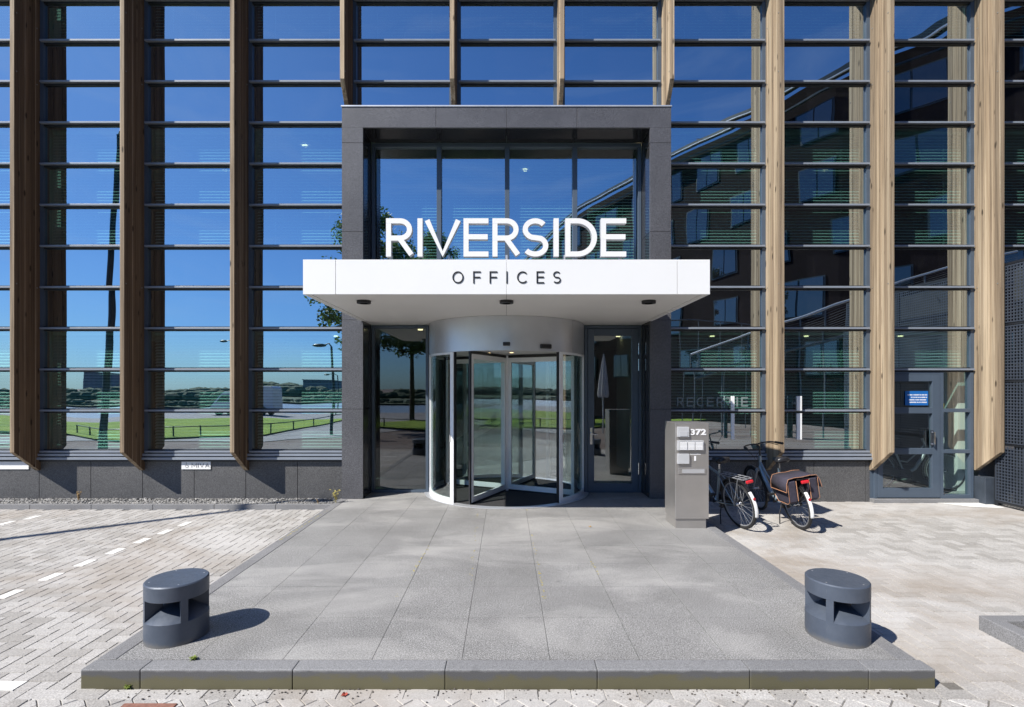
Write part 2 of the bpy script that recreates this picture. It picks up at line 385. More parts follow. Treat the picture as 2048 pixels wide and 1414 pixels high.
for k in range(KMIN, KMAX+1):
    short = 3 <= k <= 6
    src = finS if short else finL
    if src is None:
        o = (fin_mesh(6.81, 6.432, 8.54) if short else fin_mesh(.775, .42, 8.70)).build('timber_fin', [M['tan_wood'], M['shade_wood'], M['bolt']], B, local=True, bevel=.004)
        if short: finS = o
        else: finL = o
    else:
        o = src.copy(); C.objects.link(o)
    o.location = (finx(k), 8.5-GLY, 0)
    tag(o, 'short timber fin cut off above the stone portal' if short else 'full height weathered timber fin')
# windows, bay by bay and band by band
rnd = random.Random(3)
def pane_grid(x0, x1, z0, z1, y, tilt=.0024):
    mb = MB(); t = [rnd.uniform(-tilt, tilt) for _ in range(2)]
    a = t[0]; b = t[1]*.5
    n = 6
    # the pane bows a little, as sealed double glazing does
    bow = rnd.uniform(-.0008, .0009)
    vs = []; fs = []
    for j in range(n+1):
        for i in range(n+1):
            u = i/n*2-1; v_ = j/n*2-1
            vs.append((x0+(x1-x0)*i/n, y+a*u+b*v_+bow*(1-u*u)*(1-v_*v_)*2, z0+(z1-z0)*j/n))
    for j in range(n):
        for i in range(n):
            q = j*(n+1)+i; fs.append((q, q+1, q+n+2, q+n+1))
    return mb.add(vs, fs)
def slats(mb, x0, x1, z0, z1, y, pitch=.052, w=.034, tilt=16):
    z = z1-.05; c_, s_ = cos(R_(tilt))*w/2, sin(R_(tilt))*w/2
    mb.box(x0, x1, y-.02, y+.02, z1-.045, z1-.005)
    while z > z0+.03:
        z -= pitch
        mb.box(x0, x1, y-w/2, y+w/2, z-.0008, z+.0008)
        # tilt the last slat
        for q in range(8):
            i = len(mb.v)-8+q; p = mb.v[i]; mb.v[i] = (p[0], p[1], p[2]+(p[1]-y)*math.tan(R_(tilt)))
    mb.box(x0, x1, y-.012, y+.012, z0+.004, z0+.02)
    for f_ in (.2, .8): mb.box(x0+(x1-x0)*f_-.0015, x0+(x1-x0)*f_+.0015, y-.016, y-.013, z0, z1-.04)
BLIND = {}      # how far each blind is let down
for k in range(KMIN, KMAX):
    xa, xb = finx(k)+.096, finx(k+1)-.096
    for (ka, kb, kind) in ((-1, 2, 'win'), (2, 4, 'sp'), (4, 7, 'win'), (7, 9, 'sp'), (9, 12, 'win')):
        if 3 <= k <= 5 and ka < 7: continue
        if 3 <= k <= 5 and ka == 7: za, zb = 6.36, zt(9)
        else: za, zb = zt(ka), zt(kb)
        if k == 8 and ka == -1: za, ka = zt(1), 1
        fr = MB()
        # jambs: half mullions either side, up to the fin line
        for s_, (u0, u1) in enumerate(((xa-.0955, xa), (xb, xb+.0955))):
            fr.box(u0, u1, 8.715, 8.83, za+.001, zb-.001)
        zs = [zt(q) for q in range(ka, kb+1) if za-.01 <= zt(q) <= zb+.01]
        for z in zs:
            last = z > zb-.01
            if last and kb != 12: continue
            fr.cm = 1; fr.box(xa+.0005, xb-.0005, 8.722, 8.83, z-.042, z+.034); fr.cm = 0
        nm = 'spandrel_panel' if kind == 'sp' else 'window'
        f = fr.build(nm, [M['frame'], M['gasket']], B)
        cp = MB()
        for z in zs:
            if z > zb-.01 and kb != 12: continue
            cp.box(xa-.03, xb+.03, 8.672, 8.7215, z-.015, z+.015)
        cp.build('transom', M['transom'], f, bevel=.002)
        lim = [za]+[z for z in zs if za+.02 < z < zb-.02]+[zb]
        pm = MB()
        for a, b in zip(lim[:-1], lim[1:]):
            g = pane_grid(xa, xb, a+.02, b-.025, GLY)
            pm.add(g.v, g.f)
        pm.build('pane', M['spandrel'] if kind == 'sp' else M['glass'], f, smooth=30, fix=False)
        if kind == 'win' and not (k == 8 and ka == 1 and False) and -2 < k < 11:
            sb = MB(); slats(sb, xa+.01, xb-.01, za+.03, zb-.05, 8.90, tilt=46)
            sb.build('blind', M['blind'], f, fix=False)
# bottom ledges of the ground floor windows and the stone plinth
for k in range(KMIN, KMAX):
    if 3 <= k <= 5: continue
    x0, x1 = finx(k)+.04, finx(k+1)-.04
    if k == 8: x0 = None
    if k == 2: x1 = -2.70
    if k == 6: x0 = 2.70
    if x0 is None: continue
    lb = MB(); z0 = zt(-1)
    lb.box(x0-.04, x1+.04, 8.672, 8.72, z0-.075, z0-.034); lb.box(x0-.04, x1+.04, 8.652, 8.735, z0-.135, z0-.095)
    lb.build('window_ledge', M['transom'], B, bevel=.003)
    MB().box(x0-.04, x1+.04, 8.70, 8.83, z0-.17, z0-.038).build('ledge_backing', M['gasket'], B)
plp = {}
pitch = (285-181.7)*8.73/F
x = X_(181.7, 8.73)
while x > -12: x -= pitch
while x < 12:
    a, b = x+.004, x+pitch-.004; x += pitch
    for lo_, hi_ in ((-13, -2.70), (2.70, finx(8)-.03), (finx(9)+.06, 13)):
        a2, b2 = max(a, lo_), min(b, hi_)
        if b2-a2 > .02: plp.setdefault(lo_, MB()).box(a2, b2, 8.73, 8.79, -.3, zt(-1)-.172)
for pl in plp.values(): pl.build('plinth', M['plinth'], B, bevel=.002)
MB().box(-13, -2.70, 8.792, 8.86, -.3, zt(-1)-.16).build('plinth_joint_backing', M['gasket'], B)
MB().box(2.70, finx(8)-.03, 8.792, 8.86, -.3, zt(-1)-.16).build('plinth_joint_backing', M['gasket'], B)
# sunshade ledge high up, roof
for k in range(KMIN, KMAX):
    MB().box(finx(k)+.037, finx(k+1)-.037, 8.30, 8.655, 8.80, 8.88).build('sunshade_ledge', M['frame'], B)
MB().box(-14, 14, 8.2, 17, 9.84, 10.1).build('roof', M['frame'], B)
# interior: slabs, walls, columns, lamps
MB().box(-13, 13, 8.96, 16, 3.02, 3.92).build('floor_slab', M['in_white'], B)
MB().box(-13, 13, 8.96, 16, 6.52, 7.44).build('floor_slab', M['in_white'], B)
MB().box(-13, 13, 8.86, 16, -.25, -.004).build('ground_floor', M['in_grey'], B)
MB().box(-13, 13, 16, 16.2, -.25, 9.8).build('rear_wall', M['in_grey'], B)
MB().box(-13.2, -13, 8.8, 16.2, -.25, 9.8).build('side_wall', M['in_dark'], B)
MB().box(13, 13.2, 8.8, 16.2, -.25, 9.8).build('side_wall', M['in_dark'], B)
MB().box(-13, -3.2, 11.6, 11.7, 3.925, 9.8).build('partition_wall', M['in_dark'], B)
MB().box(3.2, 13, 11.6, 11.7, 3.925, 9.8).build('partition_wall', M['in_dark'], B)
MB().box(-3.2, 3.2, 12.6, 12.7, 3.925, 9.8).build('partition_wall', M['in_dark'], B)
MB().box(-9, -3.6, 13.0, 13.1, 0, 3.015).build('partition_wall', M['in_dark'], B)
MB().box(4.1, 12, 12.2, 12.3, 0, 3.015).build('partition_wall', M['in_dark'], B)
MB().box(2.62, 2.72, 9.05, 12.2, 0, 3.015).build('partition_wall', M['in_white'], B)
for x in (-8.02, 8.12):
    for z0, z1 in ((0, 3.015), (3.925, 6.515), (7.445, 9.8)):
        MB().box(x-.17, x+.17, 9.02, 9.34, z0, z1).build('interior_column', M['in_white'], B)
for x in (-4.6, 1.45, -1.6):
    MB().lathe([(0, 0), (.14, 0), (.14, 3.01), (0, 3.01)], (x, 11.2, 0), 20).build('interior_column', M['in_white'], B, smooth=40)
lamp0 = MB().lathe([(0, 0), (.05, 0), (.05, .02), (0, .02)], (0, 0, 0), 16).build('ceiling_lamp', M['lamp'], B, local=True)
first = True
for z, ys in ((2.995, (10.4, 11.7)), (6.495, (9.9, 11.0))):
    for y in ys:
        for i in range(-4, 5):
            if z > 4 and (i*7+int(y*3)) % 3: continue
            o = lamp0 if first else lamp0.copy()
            if not first: C.objects.link(o)
            first = False; o.location = (i*2.15+.4, y-GLY, z)
# reception desk and stairs in the lobby, seen through the doors
st = MB()
for i in range(12): st.box(-1.9+i*.30, -1.58+i*.30, 12.9, 14.0, .17*i+.1, .17*i+.14)
st.prism([(-2.0, 0), (-1.75, 0), (1.9, 2.15), (1.65, 2.15)], lambda p, a: (p[0], a, p[1]), 12.82, 12.88)
st.build('lobby_stair', M['in_white'], B)
MB().box(.35, 1.1, 10.9, 11.4, 0, 1.05).build('lobby_cabinet', M['in_white'], B)
# ------------------------------------------------------------------ stone portal
PF = 8.38; PX = 2.695; PI_ = 2.35; PT = 6.43; PB = 6.08
po = MB(); g = .003
zj = [0, 1.47, 2.93, 4.378, 5.83]
for sx in (-1, 1):
    for a, b in zip(zj[:-1], zj[1:]):
        x0, x1 = sorted((sx*PI_, sx*PX)); po.box(x0, x1, PF, PF+.04, a+g, b-g)
xj = [-PX, -1.154, 0, 1.154, PX]
for a, b in zip(xj[:-1], xj[1:]):
    po.box(a+g if a > -PX else a, b-g if b < PX else b, PF, PF+.04, 5.83+g, PT-.012) if False else None
# corner stones and lintel stones
for a, b in zip(xj[:-1], xj[1:]):
    po.box(a+(g if a > -PX else 0), b-(g if b < PX else 0), PF, PF+.04, PB, PT-.012)
for sx in (-1, 1):
    x0, x1 = sorted((sx*PI_, sx*PX)); po.box(x0, x1, PF, PF+.04, 5.83+g, PB-.0005)
po.build('stone_portal', M['pillar'], B, bevel=.0015)
pb = MB()
for sx in (-1, 1):
    x0, x1 = sorted((sx*(PI_+.035), sx*(PX-.002))); pb.box(x0, x1, PF+.041, 9.0, 0, PB+.1)
pb.box(-PX+.002, PX-.002, PF+.041, 8.73, PB+.036, PT-.013)
pb.build('portal_core', M['gasket'], B)
rv = MB()
for sx in (-1, 1):
    x0, x1 = sorted((sx*PI_, sx*(PI_+.034)))
    for a, b in zip(zj, zj[1:]+[PB]): rv.box(x0, x1, PF+.041, 8.9, a+g, b-g)
for a, b in zip(xj[:-1], xj[1:]): rv.box(max(a, -PI_)+g, min(b, PI_)-g, PF+.041, 8.9, PB, PB+.034)
rv.build('portal_reveal', M['polished'], B)
side = MB()
for sx in (-1, 1):
    x0, x1 = sorted((sx*(PX-.0015), sx*PX))
    side.box(x0, x1, PF+.041, 8.73, 0, PT-.013)
side.build('portal_side', M['pillar'], B)
MB().box(-PX-.012, PX+.012, PF-.012, 8.70, PT-.0115, PT+.012).build('portal_coping', M['alu'], B, bevel=.003)
# upper portal window
uw = MB(); WT = 6.075; WB = 3.33
uw.box(-2.345, 2.345, 8.90, 8.99, WT-.065, WT); 
for x in (-1.172, .012, 1.19): uw.box(x-.04, x+.04, 8.885, 8.99, WB, WT-.0655)
for sx in (-1, 1):
    x0, x1 = sorted((sx*2.29, sx*2.345)); uw.box(x0, x1, 8.90, 8.99, WB, WT-.0655)
uf = uw.build('window', M['frame'], B, bevel=.003)
pm = MB(); ub = MB(); ex = [-2.29, -1.172, .012, 1.19, 2.29]
for a, b in zip(ex[:-1], ex[1:]):
    gg = pane_grid(a+.02, b-.02, WB, WT-.06, 8.955, .001); pm.add(gg.v, gg.f)
    slats(ub, a+.04, b-.04, WB+.05, WT-.1, 9.04, tilt=42)
pm.build('pane', M['glass'], uf, smooth=30, fix=False); ub.build('blind', M['blind'], uf, fix=False)
MB().box(-2.29, 2.29, 8.992, 9.02, WT-.26, WT-.062).build('blind_box', M['in_dark'], uf)
# ------------------------------------------------------------------ canopy
CF = 6.0; CW = 2.385; CB = 2.91; CT = 3.317
ca = MB()
for a, b in ((-CW, -2.005), (-2.0, -.0012), (.0012, 2.0), (2.005, CW)):
    ca.box(a, b, CF, CF+.03, CB, CT)
for sx in (-1, 1):
    x0, x1 = sorted((sx*CW, sx*(CW-.03))); ca.box(x0, x1, CF+.0305, PF-.002, CB, CT)
ca.build('canopy', M['white'], B, bevel=.002)
cn = B.children[-1]
MB().box(-CW+.031, CW-.031, CF+.031, PF-.002, CT-.06, CT-.015).build('canopy_roof', M['alu'], cn)
MB().box(-PI_+.001, PI_-.001, PF-.001, 8.893, CB+.02, CT-.02).build('canopy_roof', M['alu'], cn)
MB().box(-CW+.031, CW-.031, CF+.032, PF-.003, CB+.045, CB+.07).build('canopy_core', M['gasket'], cn)
so = MB(); ys = [CF+.033, 7.06, 8.36]
for a, b in zip(ys[:-1], ys[1:]):
    for u0, u1 in ((-CW+.09, -.002), (.002, CW-.09)): so.box(u0, u1, a+.001, b-.001, CB+.004, CB+.03)
for sx in (-1, 1):
    x0, x1 = sorted((sx*(CW-.031), sx*(CW-.075))); so.box(x0, x1, CF+.033, 8.37, CB+.004, CB+.03)
so.box(-PI_+.002, PI_-.002, 8.362, 8.893, CB+.004, CB+.015)
so.build('canopy_soffit', M['soffit'], cn)
for x in (-1.8, 0, 1.795):
    d = MB().lathe([(.05, .0), (.088, .0), (.088, .035), (.0, .035), (0, .012), (.05, .012)], (x, 6.46, CB-.031), 28).build('downlight', M['black'], cn, smooth=40)
# ------------------------------------------------------------------ revolving door
DC = (0.0, 9.10, 0.0); DR = 1.35
drumo = MB(); zb_, zt_ = 2.385, CB+.002
A = lambda d: R_(d-90)       # 0 = towards the camera, positive = right
def arcm(mb, r0, r1, z0, z1, a0, a1, n=24):
    mb.lathe([(r0, z0), (r1, z0), (r1, z1), (r0, z1)], DC, n, A(a0), A(a1), close=True); return mb
seg = [-180, -120, -58.0, 51.5, 120, 180]
for a, b in zip(seg[:-1], seg[1:]): arcm(drumo, DR-.02, DR+.012, zb_, zt_-.001, a+.12, b-.12, 32)
rd = drumo.build('revolving_door', M['alu'], B, smooth=30)
arcm(MB(), 0.0001, DR-.021, zb_+.02, zb_+.06, -180, 180, 64).build('drum_ceiling', M['soffit'], rd)
arcm(MB(), DR-.06, DR-.002, .0, .055, -180, -38, 40).build('base_rail', M['alu_white'], rd, smooth=30) if False else None
br = MB()
for a, b in ((-142, -38.2), (38.2, 142)):
    arcm(br, DR-.045, DR, .004, .075, a, b, 40); arcm(br, DR-.045, DR, zb_-.035, zb_-.001, a, b, 40)
br.build('side_rail', M['alu_white'], rd, smooth=30)
for a, b in ((-142, -39.5), (39.5, 142)):
    arcm(MB(), DR-.027, DR-.018, .076, zb_-.036, a, b, 48).build('curved_glass', M['rdoor_glass'], rd, smooth=30, fix=True)
def radial(mb, ang, r0, r1, z0, z1, th, dz=None):
    a = A(ang); d = V((cos(a), sin(a), 0)); mat = Matrix.Rotation(a, 3, 'Z')
    c = V(DC)+d*(r0+r1)/2+V((0, 0, (z0+z1)/2)); mb.obox(c, (r1-r0, th, z1-z0), mat)
for s_ in (-1, 1):
    for an_, ra_, rb_, th_ in ((39.6, DR-.052, DR+.004, .075), (83, DR-.06, DR+.012, .045), (141.5, DR-.055, DR, .07)):
        ps = MB(); radial(ps, s_*an_, ra_, rb_, .004, zb_-.0005, th_); ps.build('side_post', M['alu_white'], rd, bevel=.003)
    ps = MB(); radial(ps, s_*38.0, DR-.06, DR-.005, .006, zb_-.002, .018); ps.build('brush_seal', M['black'], rd)
WR = 1.262
for ang in (-26, 64, 154, -116):
    wf = MB()
    radial(wf, ang, .035, .10, .03, zb_-.035, .038); radial(wf, ang, WR-.055, WR, .03, zb_-.035, .038)
    radial(wf, ang, .101, WR-.056, .03, .115, .036); radial(wf, ang, .101, WR-.056, zb_-.115, zb_-.035, .036)
    wo = wf.build('wing_frame', M['alu_white'], rd, bevel=.003)
    gm = MB(); radial(gm, ang, .098, WR-.053, .113, zb_-.113, .008); gm.build('wing_glass', M['rdoor_glass'], rd)
    bm_ = MB(); radial(bm_, ang, WR+.001, WR+.05, .02, zb_+.01, .022); radial(bm_, ang, .04, WR+.05, zb_-.034, zb_+.012, .03)
    radial(bm_, ang, .04, WR+.02, .006, .029, .014); bm_.build('brush_seal', M['black'], rd)
MB().lathe([(0, .005), (.045, .005), (.045, zb_+.01), (0, zb_+.01)], DC, 20).build('centre_shaft', M['alu_white'], rd, smooth=40)
arcm(MB(), 0.0001, 1.30, .002, .006, -180, 180, 72).build('door_mat', M['mat'], rd)
arcm(MB(), 1.30, DR+.09, .0015, .009, -100, 100, 90).build('floor_ring', M['alu'], rd, smooth=30)
s1 = MB(); s1.obox((0.0, 9.10-DR-.035, 2.48), (.11, .07, .055), Matrix.Identity(3)); s1.build('door_sensor', M['black'], rd, bevel=.012)
a_ = A(26.0); s2 = MB(); s2.obox((DC[0]+cos(a_)*(DR+.03), DC[1]+sin(a_)*(DR+.03), 2.455), (.05, .19, .07), Matrix.Rotation(a_, 3, 'Z')); s2.build('door_sensor', M['black'], rd, bevel=.014)
for a in (-30, 8): MB().disc((.6*sin(R_(a)), 9.1-.6*cos(R_(a)), zb_+.016), .035, 14).build('drum_lamp', M['lamp'], rd)
ctl = MB(); a_ = A(-39.6)
for a0, zz in ((-41, 1.02), (41, 1.02)):
    a_ = A(a0); ctl.obox((DC[0]+cos(a_)*(DR+.008), DC[1]+sin(a_)*(DR+.008), zz), (.012, .022, .11), Matrix.Rotation(a_, 3, 'Z'))
ctl.build('push_button', M['steel'], rd)
lg = MB()
for (x, y, z) in ((-.67, 8.1, 1.72), (-.45, 8.35, 1.72)):
    pass
# ------------------------------------------------------------------ sidelight (left) and hinged door (right) in the portal
def portal_frame(x0, x1, ztop, fw, name, y=8.9, zb=.0, wf=.09):
    m = MB(); m.box(x0, x0+fw, y, y+wf, zb, ztop); m.box(x1-fw, x1, y, y+wf, zb, ztop)
    m.box(x0+fw+.0005, x1-fw-.0005, y, y+wf, ztop-fw, ztop); m.box(x0+fw+.0005, x1-fw-.0005, y, y+wf, zb, zb+fw*.9)
    return m.build(name, M['frame'], B, bevel=.003)
sl = portal_frame(-2.345, -1.355, 2.905, .05, 'sidelight_window')
g2 = pane_grid(-2.30, -1.40, .05, 2.86, 8.95, .0006); g2.build('pane', M['side_glass'], sl, smooth=30, fix=False)
df_ = portal_frame(1.355, 2.345, 2.905, .055, 'door_frame')
pd = MB(); dx0, dx1, dz1 = 1.413, 2.285, 2.845
pd.box(dx0, dx0+.11, 8.885, 8.95, .02, dz1); pd.box(dx1-.11, dx1, 8.885, 8.95, .02, dz1)
pd.box(dx0+.1105, dx1-.1105, 8.885, 8.95, dz1-.12, dz1); pd.box(dx0+.1105, dx1-.1105, 8.885, 8.95, .02, .16)
dr = pd.build('glazed_door', M['frame'], B, bevel=.004)
pane_grid(dx0+.10, dx1-.10, .15, dz1-.11, 8.92, .0005).build('pane', M['door_glass'], dr, smooth=30, fix=False)
hd = MB(); hd.box(dx0+.035, dx0+.075, 8.872, 8.884, .84, 1.13); hd.tube((dx0+.055, 8.884, 1.02), (dx0+.055, 8.83, 1.02), .026, 16)
hd.tube((dx0+.055, 8.836, 1.02), (dx0+.16, 8.836, 1.01), .011, 10); hd.build('handle', M['chrome'], dr, smooth=40)
hg = MB()
for z in (2.50, 2.22, .42):
    hg.tube((dx1+.008, 8.876, z-.1), (dx1+.008, 8.876, z+.1), .011, 10)
hg.build('hinge', M['chrome'], dr, smooth=40)
# ------------------------------------------------------------------ letters RECEPTIE behind the glass, fin lettering
fx = X_(1344, 9.0)
rs = MB(); cur = fx
for ch in 'RECEPTIE':
    wl = {'I': .03, 'C': .125, 'T': .12}.get(ch, .115)
    letter(rs, ch, cur, cur+wl, 1.50, 1.66, .024, 8.740, .004); cur += wl+.052
rso = rs.build('reception_sign', [simple('dull_grey_letter', (.17,.21,.215), .6)]*2, None); tag(rso, 'faint grey RECEPTIE lettering on the glass right of the portal', 'sign')
# white vertical bars on the glass
for (pa, pb_, y0, y1, yg) in ((1462, 1468.5, 793, 815, 8.63), (1462, 1468.5, 828, 861, 8.63), (1592, 1603, 790, 820, 8.60), (1593, 1603.5, 828, 879, 8.60)):
    pass
for (xc, wd) in ((X_(1465, 8.62), .055), (X_(1597.5, 8.62), .088)):
    hb = MB(); hb.box(xc-wd/2, xc+wd/2, 8.60, 8.63, .95, 1.39); hb.box(xc-wd/2, xc+wd/2, 8.60, 8.63, 1.435, 1.68)
    hb.box(xc-.01, xc+.01, 8.632, 8.745, 1.05, 1.07); hb.box(xc-.01, xc+.01, 8.632, 8.745, 1.55, 1.57)
    hb.build('pull_bar', M['alu_white'], B, bevel=.003)
# ------------------------------------------------------------------ glazed side door in bay 8
dm = MB(); x0, x1, x2 = X_(1747, 8.72), X_(1883, 8.72), finx(9)-.06
zt1 = zt(1)
dm.box(x0, x0+.05, 8.70, 8.80, -.06, zt1-.04); dm.box(x1-.045, x1+.02, 8.70, 8.80, -.06, zt1-.04); dm.box(x2-.06, x2, 8.70, 8.80, -.06, zt1-.04)
dm.box(x0+.0505, x1-.0455, 8.70, 8.80, zt1-.08, zt1-.04); dm.box(x1+.0205, x2-.0605, 8.70, 8.80, -.06, .0)
for zc in (zt(0), zt(-1)): dm.box(x1+.0205, x2-.0605, 8.70, 8.79, zc-.03, zc+.03)
sdf = dm.build('side_door_frame', M['frame'], B, bevel=.003)
MB().box(x0-.06, x2+.02, 8.62, 8.85, -.13, -.0605).build('door_threshold', M['kerb'], B, bevel=.004)
for za, zb2 in ((.0, zt(-1)-.03), (zt(-1)+.03, zt(0)-.03), (zt(0)+.03, zt1-.03)):
    pane_grid(x1+.02, x2-.06, za, zb2, GLY, .0008).build('pane', M['entry_glass'], sdf, smooth=30, fix=False)
lf = MB(); a, b = x0+.053, x1-.048; zl0, zl1 = -.045, zt1-.083
rows = [(zl0, .115), (zt(-1)-.045, zt(-1)+.055), (zt(0)-.05, zt(0)+.05), (zl1-.12, zl1)]
lf.box(a, a+.09, 8.69, 8.76, zl0, zl1); lf.box(b-.13, b, 8.69, 8.76, zl0, zl1)
for r0, r1 in rows: lf.box(a+.0905, b-.1305, 8.69, 8.76, r0, r1)
ld_ = lf.build('side_door', M['frame'], B, bevel=.003)
for (q0, q1), (q2, q3) in zip(rows[:-1], rows[1:]):
    pane_grid(a+.085, b-.125, q1-.005, q2+.005, 8.735, .0008).build('pane', M['entry_glass'], ld_, smooth=30, fix=False)
hm = MB(); hx = X_(1867, 8.65); hm.box(hx-.02, hx+.02, 8.672, 8.689, .84, 1.1)
hm.path([(hx, 8.674, 1.07), (hx, 8.63, 1.07), (hx, 8.63, .87), (hx, 8.674, .87)], .011, 8); hm.build('handle', M['chrome'], ld_, smooth=40)
MB().box(finx(8)-.06, x0-.001, 8.735, 8.80, -.2, zt1).build('door_side_panel', M['frame'], B)
# ================================================================== SIGNS
def px_letters(word, spans, y0, y1, Y, t, depth, mats, name, label):
    root = empty(name, (0, Y, Z_(y1, Y)), label, 'sign')
    for ch, (a, b) in zip(word, spans):
        mb = MB(); letter(mb, ch, X_(a, Y), X_(b, Y), Z_(y1, Y), Z_(y0, Y), t, Y, depth)
        mb.build('letter', mats, root, fix=True)
    return root
c4 = lambda a: a*.36133+660
RS = [(310,462),(484,514),(525,722),(739,877),(899,1052),(1060,1213),(1238,1266),(1303,1478),(1500,1640)]
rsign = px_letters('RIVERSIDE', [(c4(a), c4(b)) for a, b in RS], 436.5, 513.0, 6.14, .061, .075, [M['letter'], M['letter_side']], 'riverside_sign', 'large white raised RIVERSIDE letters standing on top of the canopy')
ra = MB(); ra.box(X_(795, 6.2), X_(1215, 6.2), 6.20, 6.24, CT+.002, CT+.03)
for sx in (-1.4, -.7, 0, .7, 1.38):
    ra.box(sx-.012, sx+.012, 6.19, 6.26, CT-.01, 3.42)
ra.build('mounting_rail', M['alu'], rsign)
OF = [(677,739),(792,834),(883,926),(975.5,983),(1035,1090),(1143,1185),(1233,1279)]
px_letters('OFFICES', [(c4(a), c4(b)) for a, b in OF], 542.5, 566.5, 5.993, .0145, .0045, [M['black'], M['black']], 'offices_sign', 'thin black OFFICES letters on the white canopy front')
# MIVA plate
mp_ = MB(); mx0, mx1 = X_(363, 8.715), X_(421, 8.715); mz0, mz1 = Z_(938.5, 8.715), Z_(923, 8.715)
mp_.box(mx0, mx1, 8.715, 8.729, mz0, mz1); mo = mp_.build('parking_sign', M['white'], None); tag(mo, 'small white plate reading MIVA with a wheelchair symbol on the stone plinth', 'sign')
cur = X_(383, 8.71)
for ch, wl in (('M', .088), ('I', .012), ('V', .074), ('A', .072)):
    ml = MB(); letter(ml, ch, cur, cur+wl, mz0+.03, mz1-.03, .0085, 8.7125, .002, .0003); cur += wl+.019; ml.build('letter', [M['black']]*2, mo, fix=False)
cx_, cz_ = X_(373.5, 8.71), (mz0+mz1)/2
ml = MB(); pts = [(cx_+.024*cos(R_(a)), 8.7135, cz_-.014+.024*sin(R_(a))) for a in range(-250, 60, 20)]
ml.path(pts, .0021, 5); ml.path([(cx_-.008, 8.7135, cz_+.028), (cx_-.008, 8.7135, cz_+.002), (cx_+.014, 8.7135, cz_+.002), (cx_+.026, 8.7135, cz_-.03)], .0022, 5)
ml.disc((cx_-.008, 8.713, cz_+.040), .007, 10, 'y')
ml.build('wheelchair_symbol', M['black'], mo, fix=False)
# plain white plate further left
pp = MB().box(X_(-60, 8.715), X_(57, 8.715), 8.715, 8.729, Z_(938.5, 8.715), Z_(920.5, 8.715)).build('parking_sign', M['white'], None)
tag(pp, 'blank white plate on the stone plinth at the left edge, behind the leftmost fin', 'sign')
# blue notice on the side door
nx0, nx1 = X_(1810, 8.72), X_(1856, 8.72); nz0, nz1 = Z_(810.5, 8.72), Z_(782, 8.72)
no = MB().box(nx0, nx1, 8.716, 8.722, nz0, nz1).build('notice', simple('blue_notice', (.012,.13,.42), .4, 0, .03), None); tag(no, 'blue notice with four lines of tiny white text on the glazed side door', 'notice')
nl = MB()
for i, s_ in enumerate((.05, .22, .12, .14)):
    z = nz1-.075-i*.042; x = nx0+.02+s_*(nx1-nx0)*.9
    while x < nx1-.03:
        wd = random.choice((.010, .013, .016)); nl.box(x, min(x+wd, nx1-.02), 8.7145, 8.7155, z, z+.018); x += wd+random.choice((.003, .003, .010))
nl.build('notice_text', M['letter'], no)
ys = MB().box(X_(1883.5, 8.72), X_(1890, 8.72), 8.735, 8.74, Z_(820.5, 8.72), Z_(807, 8.72)).build('sticker', simple('yellow_sticker', (.8,.62,.01), .5, 0, .03), None); tag(ys, 'small yellow sticker on the glass right of the side door', 'sticker')
# ================================================================== STEEL INTERCOM COLUMN
SB = empty('intercom_column', (2.4, 6.8, 0), 'brushed steel column with intercom, mailbox slot and the number 372', 'intercom column')
bx0, bx1, by0, by1, bz0, bz1 = X_(1350.5, 6.6), X_(1417.7, 6.6), 6.60, 7.03, .125, Z_(845.8, 6.6)
MB().box(bx0, bx1, by0, by1, bz0, bz1).build('casing', M['steel'], SB, bevel=.004)
MB().box(bx0+.012, bx1-.03, by0+.02, by1-.02, 0, bz0-.0005).build('base', M['steel'], SB)
def bp(a, b, y0, y1, d, name, mat, parent, Y=6.6):
    return MB().box(X_(a, Y-d), X_(b, Y-d), Y-d, Y-.0005, Z_(y1, Y-d), Z_(y0, Y-d)).build(name, mat, parent, bevel=.003)
u = 80/943.0
q = lambda x: 1340+x*u
r = lambda y: 840+y*u
cu = bp(q(185), q(455), r(165), r(400), .03, 'intercom_unit', M['unit'], SB)
MB().box(X_(q(235), 6.57), X_(q(420), 6.57), 6.566, 6.5695, Z_(r(265), 6.57), Z_(r(195), 6.57)).build('speaker_grille', M['alu'], cu)
MB().box(X_(q(235), 6.57), X_(q(420), 6.57), 6.566, 6.5695, Z_(r(380), 6.57), Z_(r(275), 6.57)).build('camera_window', M['letter_side'], cu)
MB().lathe([(0, 0), (.011, 0), (.011, .004)], (0, 0, 0), 14).build('lens', M['black'], cu, local=True)
lens = cu.children[-1]; lens.location = V((X_(q(345), 6.56), 6.563, Z_(r(335), 6.56))); lens.rotation_euler = (pi/2, 0, 0)
bu = bp(q(185), q(800), r(487), r(718), .03, 'button_panel', M['unit'], SB)
for (a, b) in ((232, 402), (425, 578), (600, 770)):
    k2 = MB()
    for i in range(6):
        y0 = 520+i*31; k2.box(X_(q(a), 6.57), X_(q(b), 6.57), 6.562, 6.5695, Z_(r(y0+25), 6.57), Z_(r(y0), 6.57))
    k2.build('button', M['letter'], bu)
    MB().box(X_(q(a-5), 6.57), X_(q(b+5), 6.57), 6.5695, 6.5699, Z_(r(708), 6.57), Z_(r(512), 6.57)).build('button_recess', M['gasket'], bu)
bp(q(185), q(460), r(800), r(1035), .03, 'blank_panel', M['unit'], SB)
bp(q(572), q(617), r(850), r(965), .004, 'key_cover', M['letter'], SB)
ms = bp(q(205), q(850), r(1135), r(1275), .012, 'mail_slot', M['steel'], SB)
MB().box(X_(q(285), 6.59), X_(q(810), 6.59), 6.584, 6.5875, Z_(r(1252), 6.59), Z_(r(1160), 6.59)).build('slot_flap', M['alu'], ms)
tc = bpy.data.curves.new('number_text', 'FONT'); tc.body = '372'; tc.size = .112; tc.offset = .0035; tc.extrude = .003; tc.space_character = 1.02
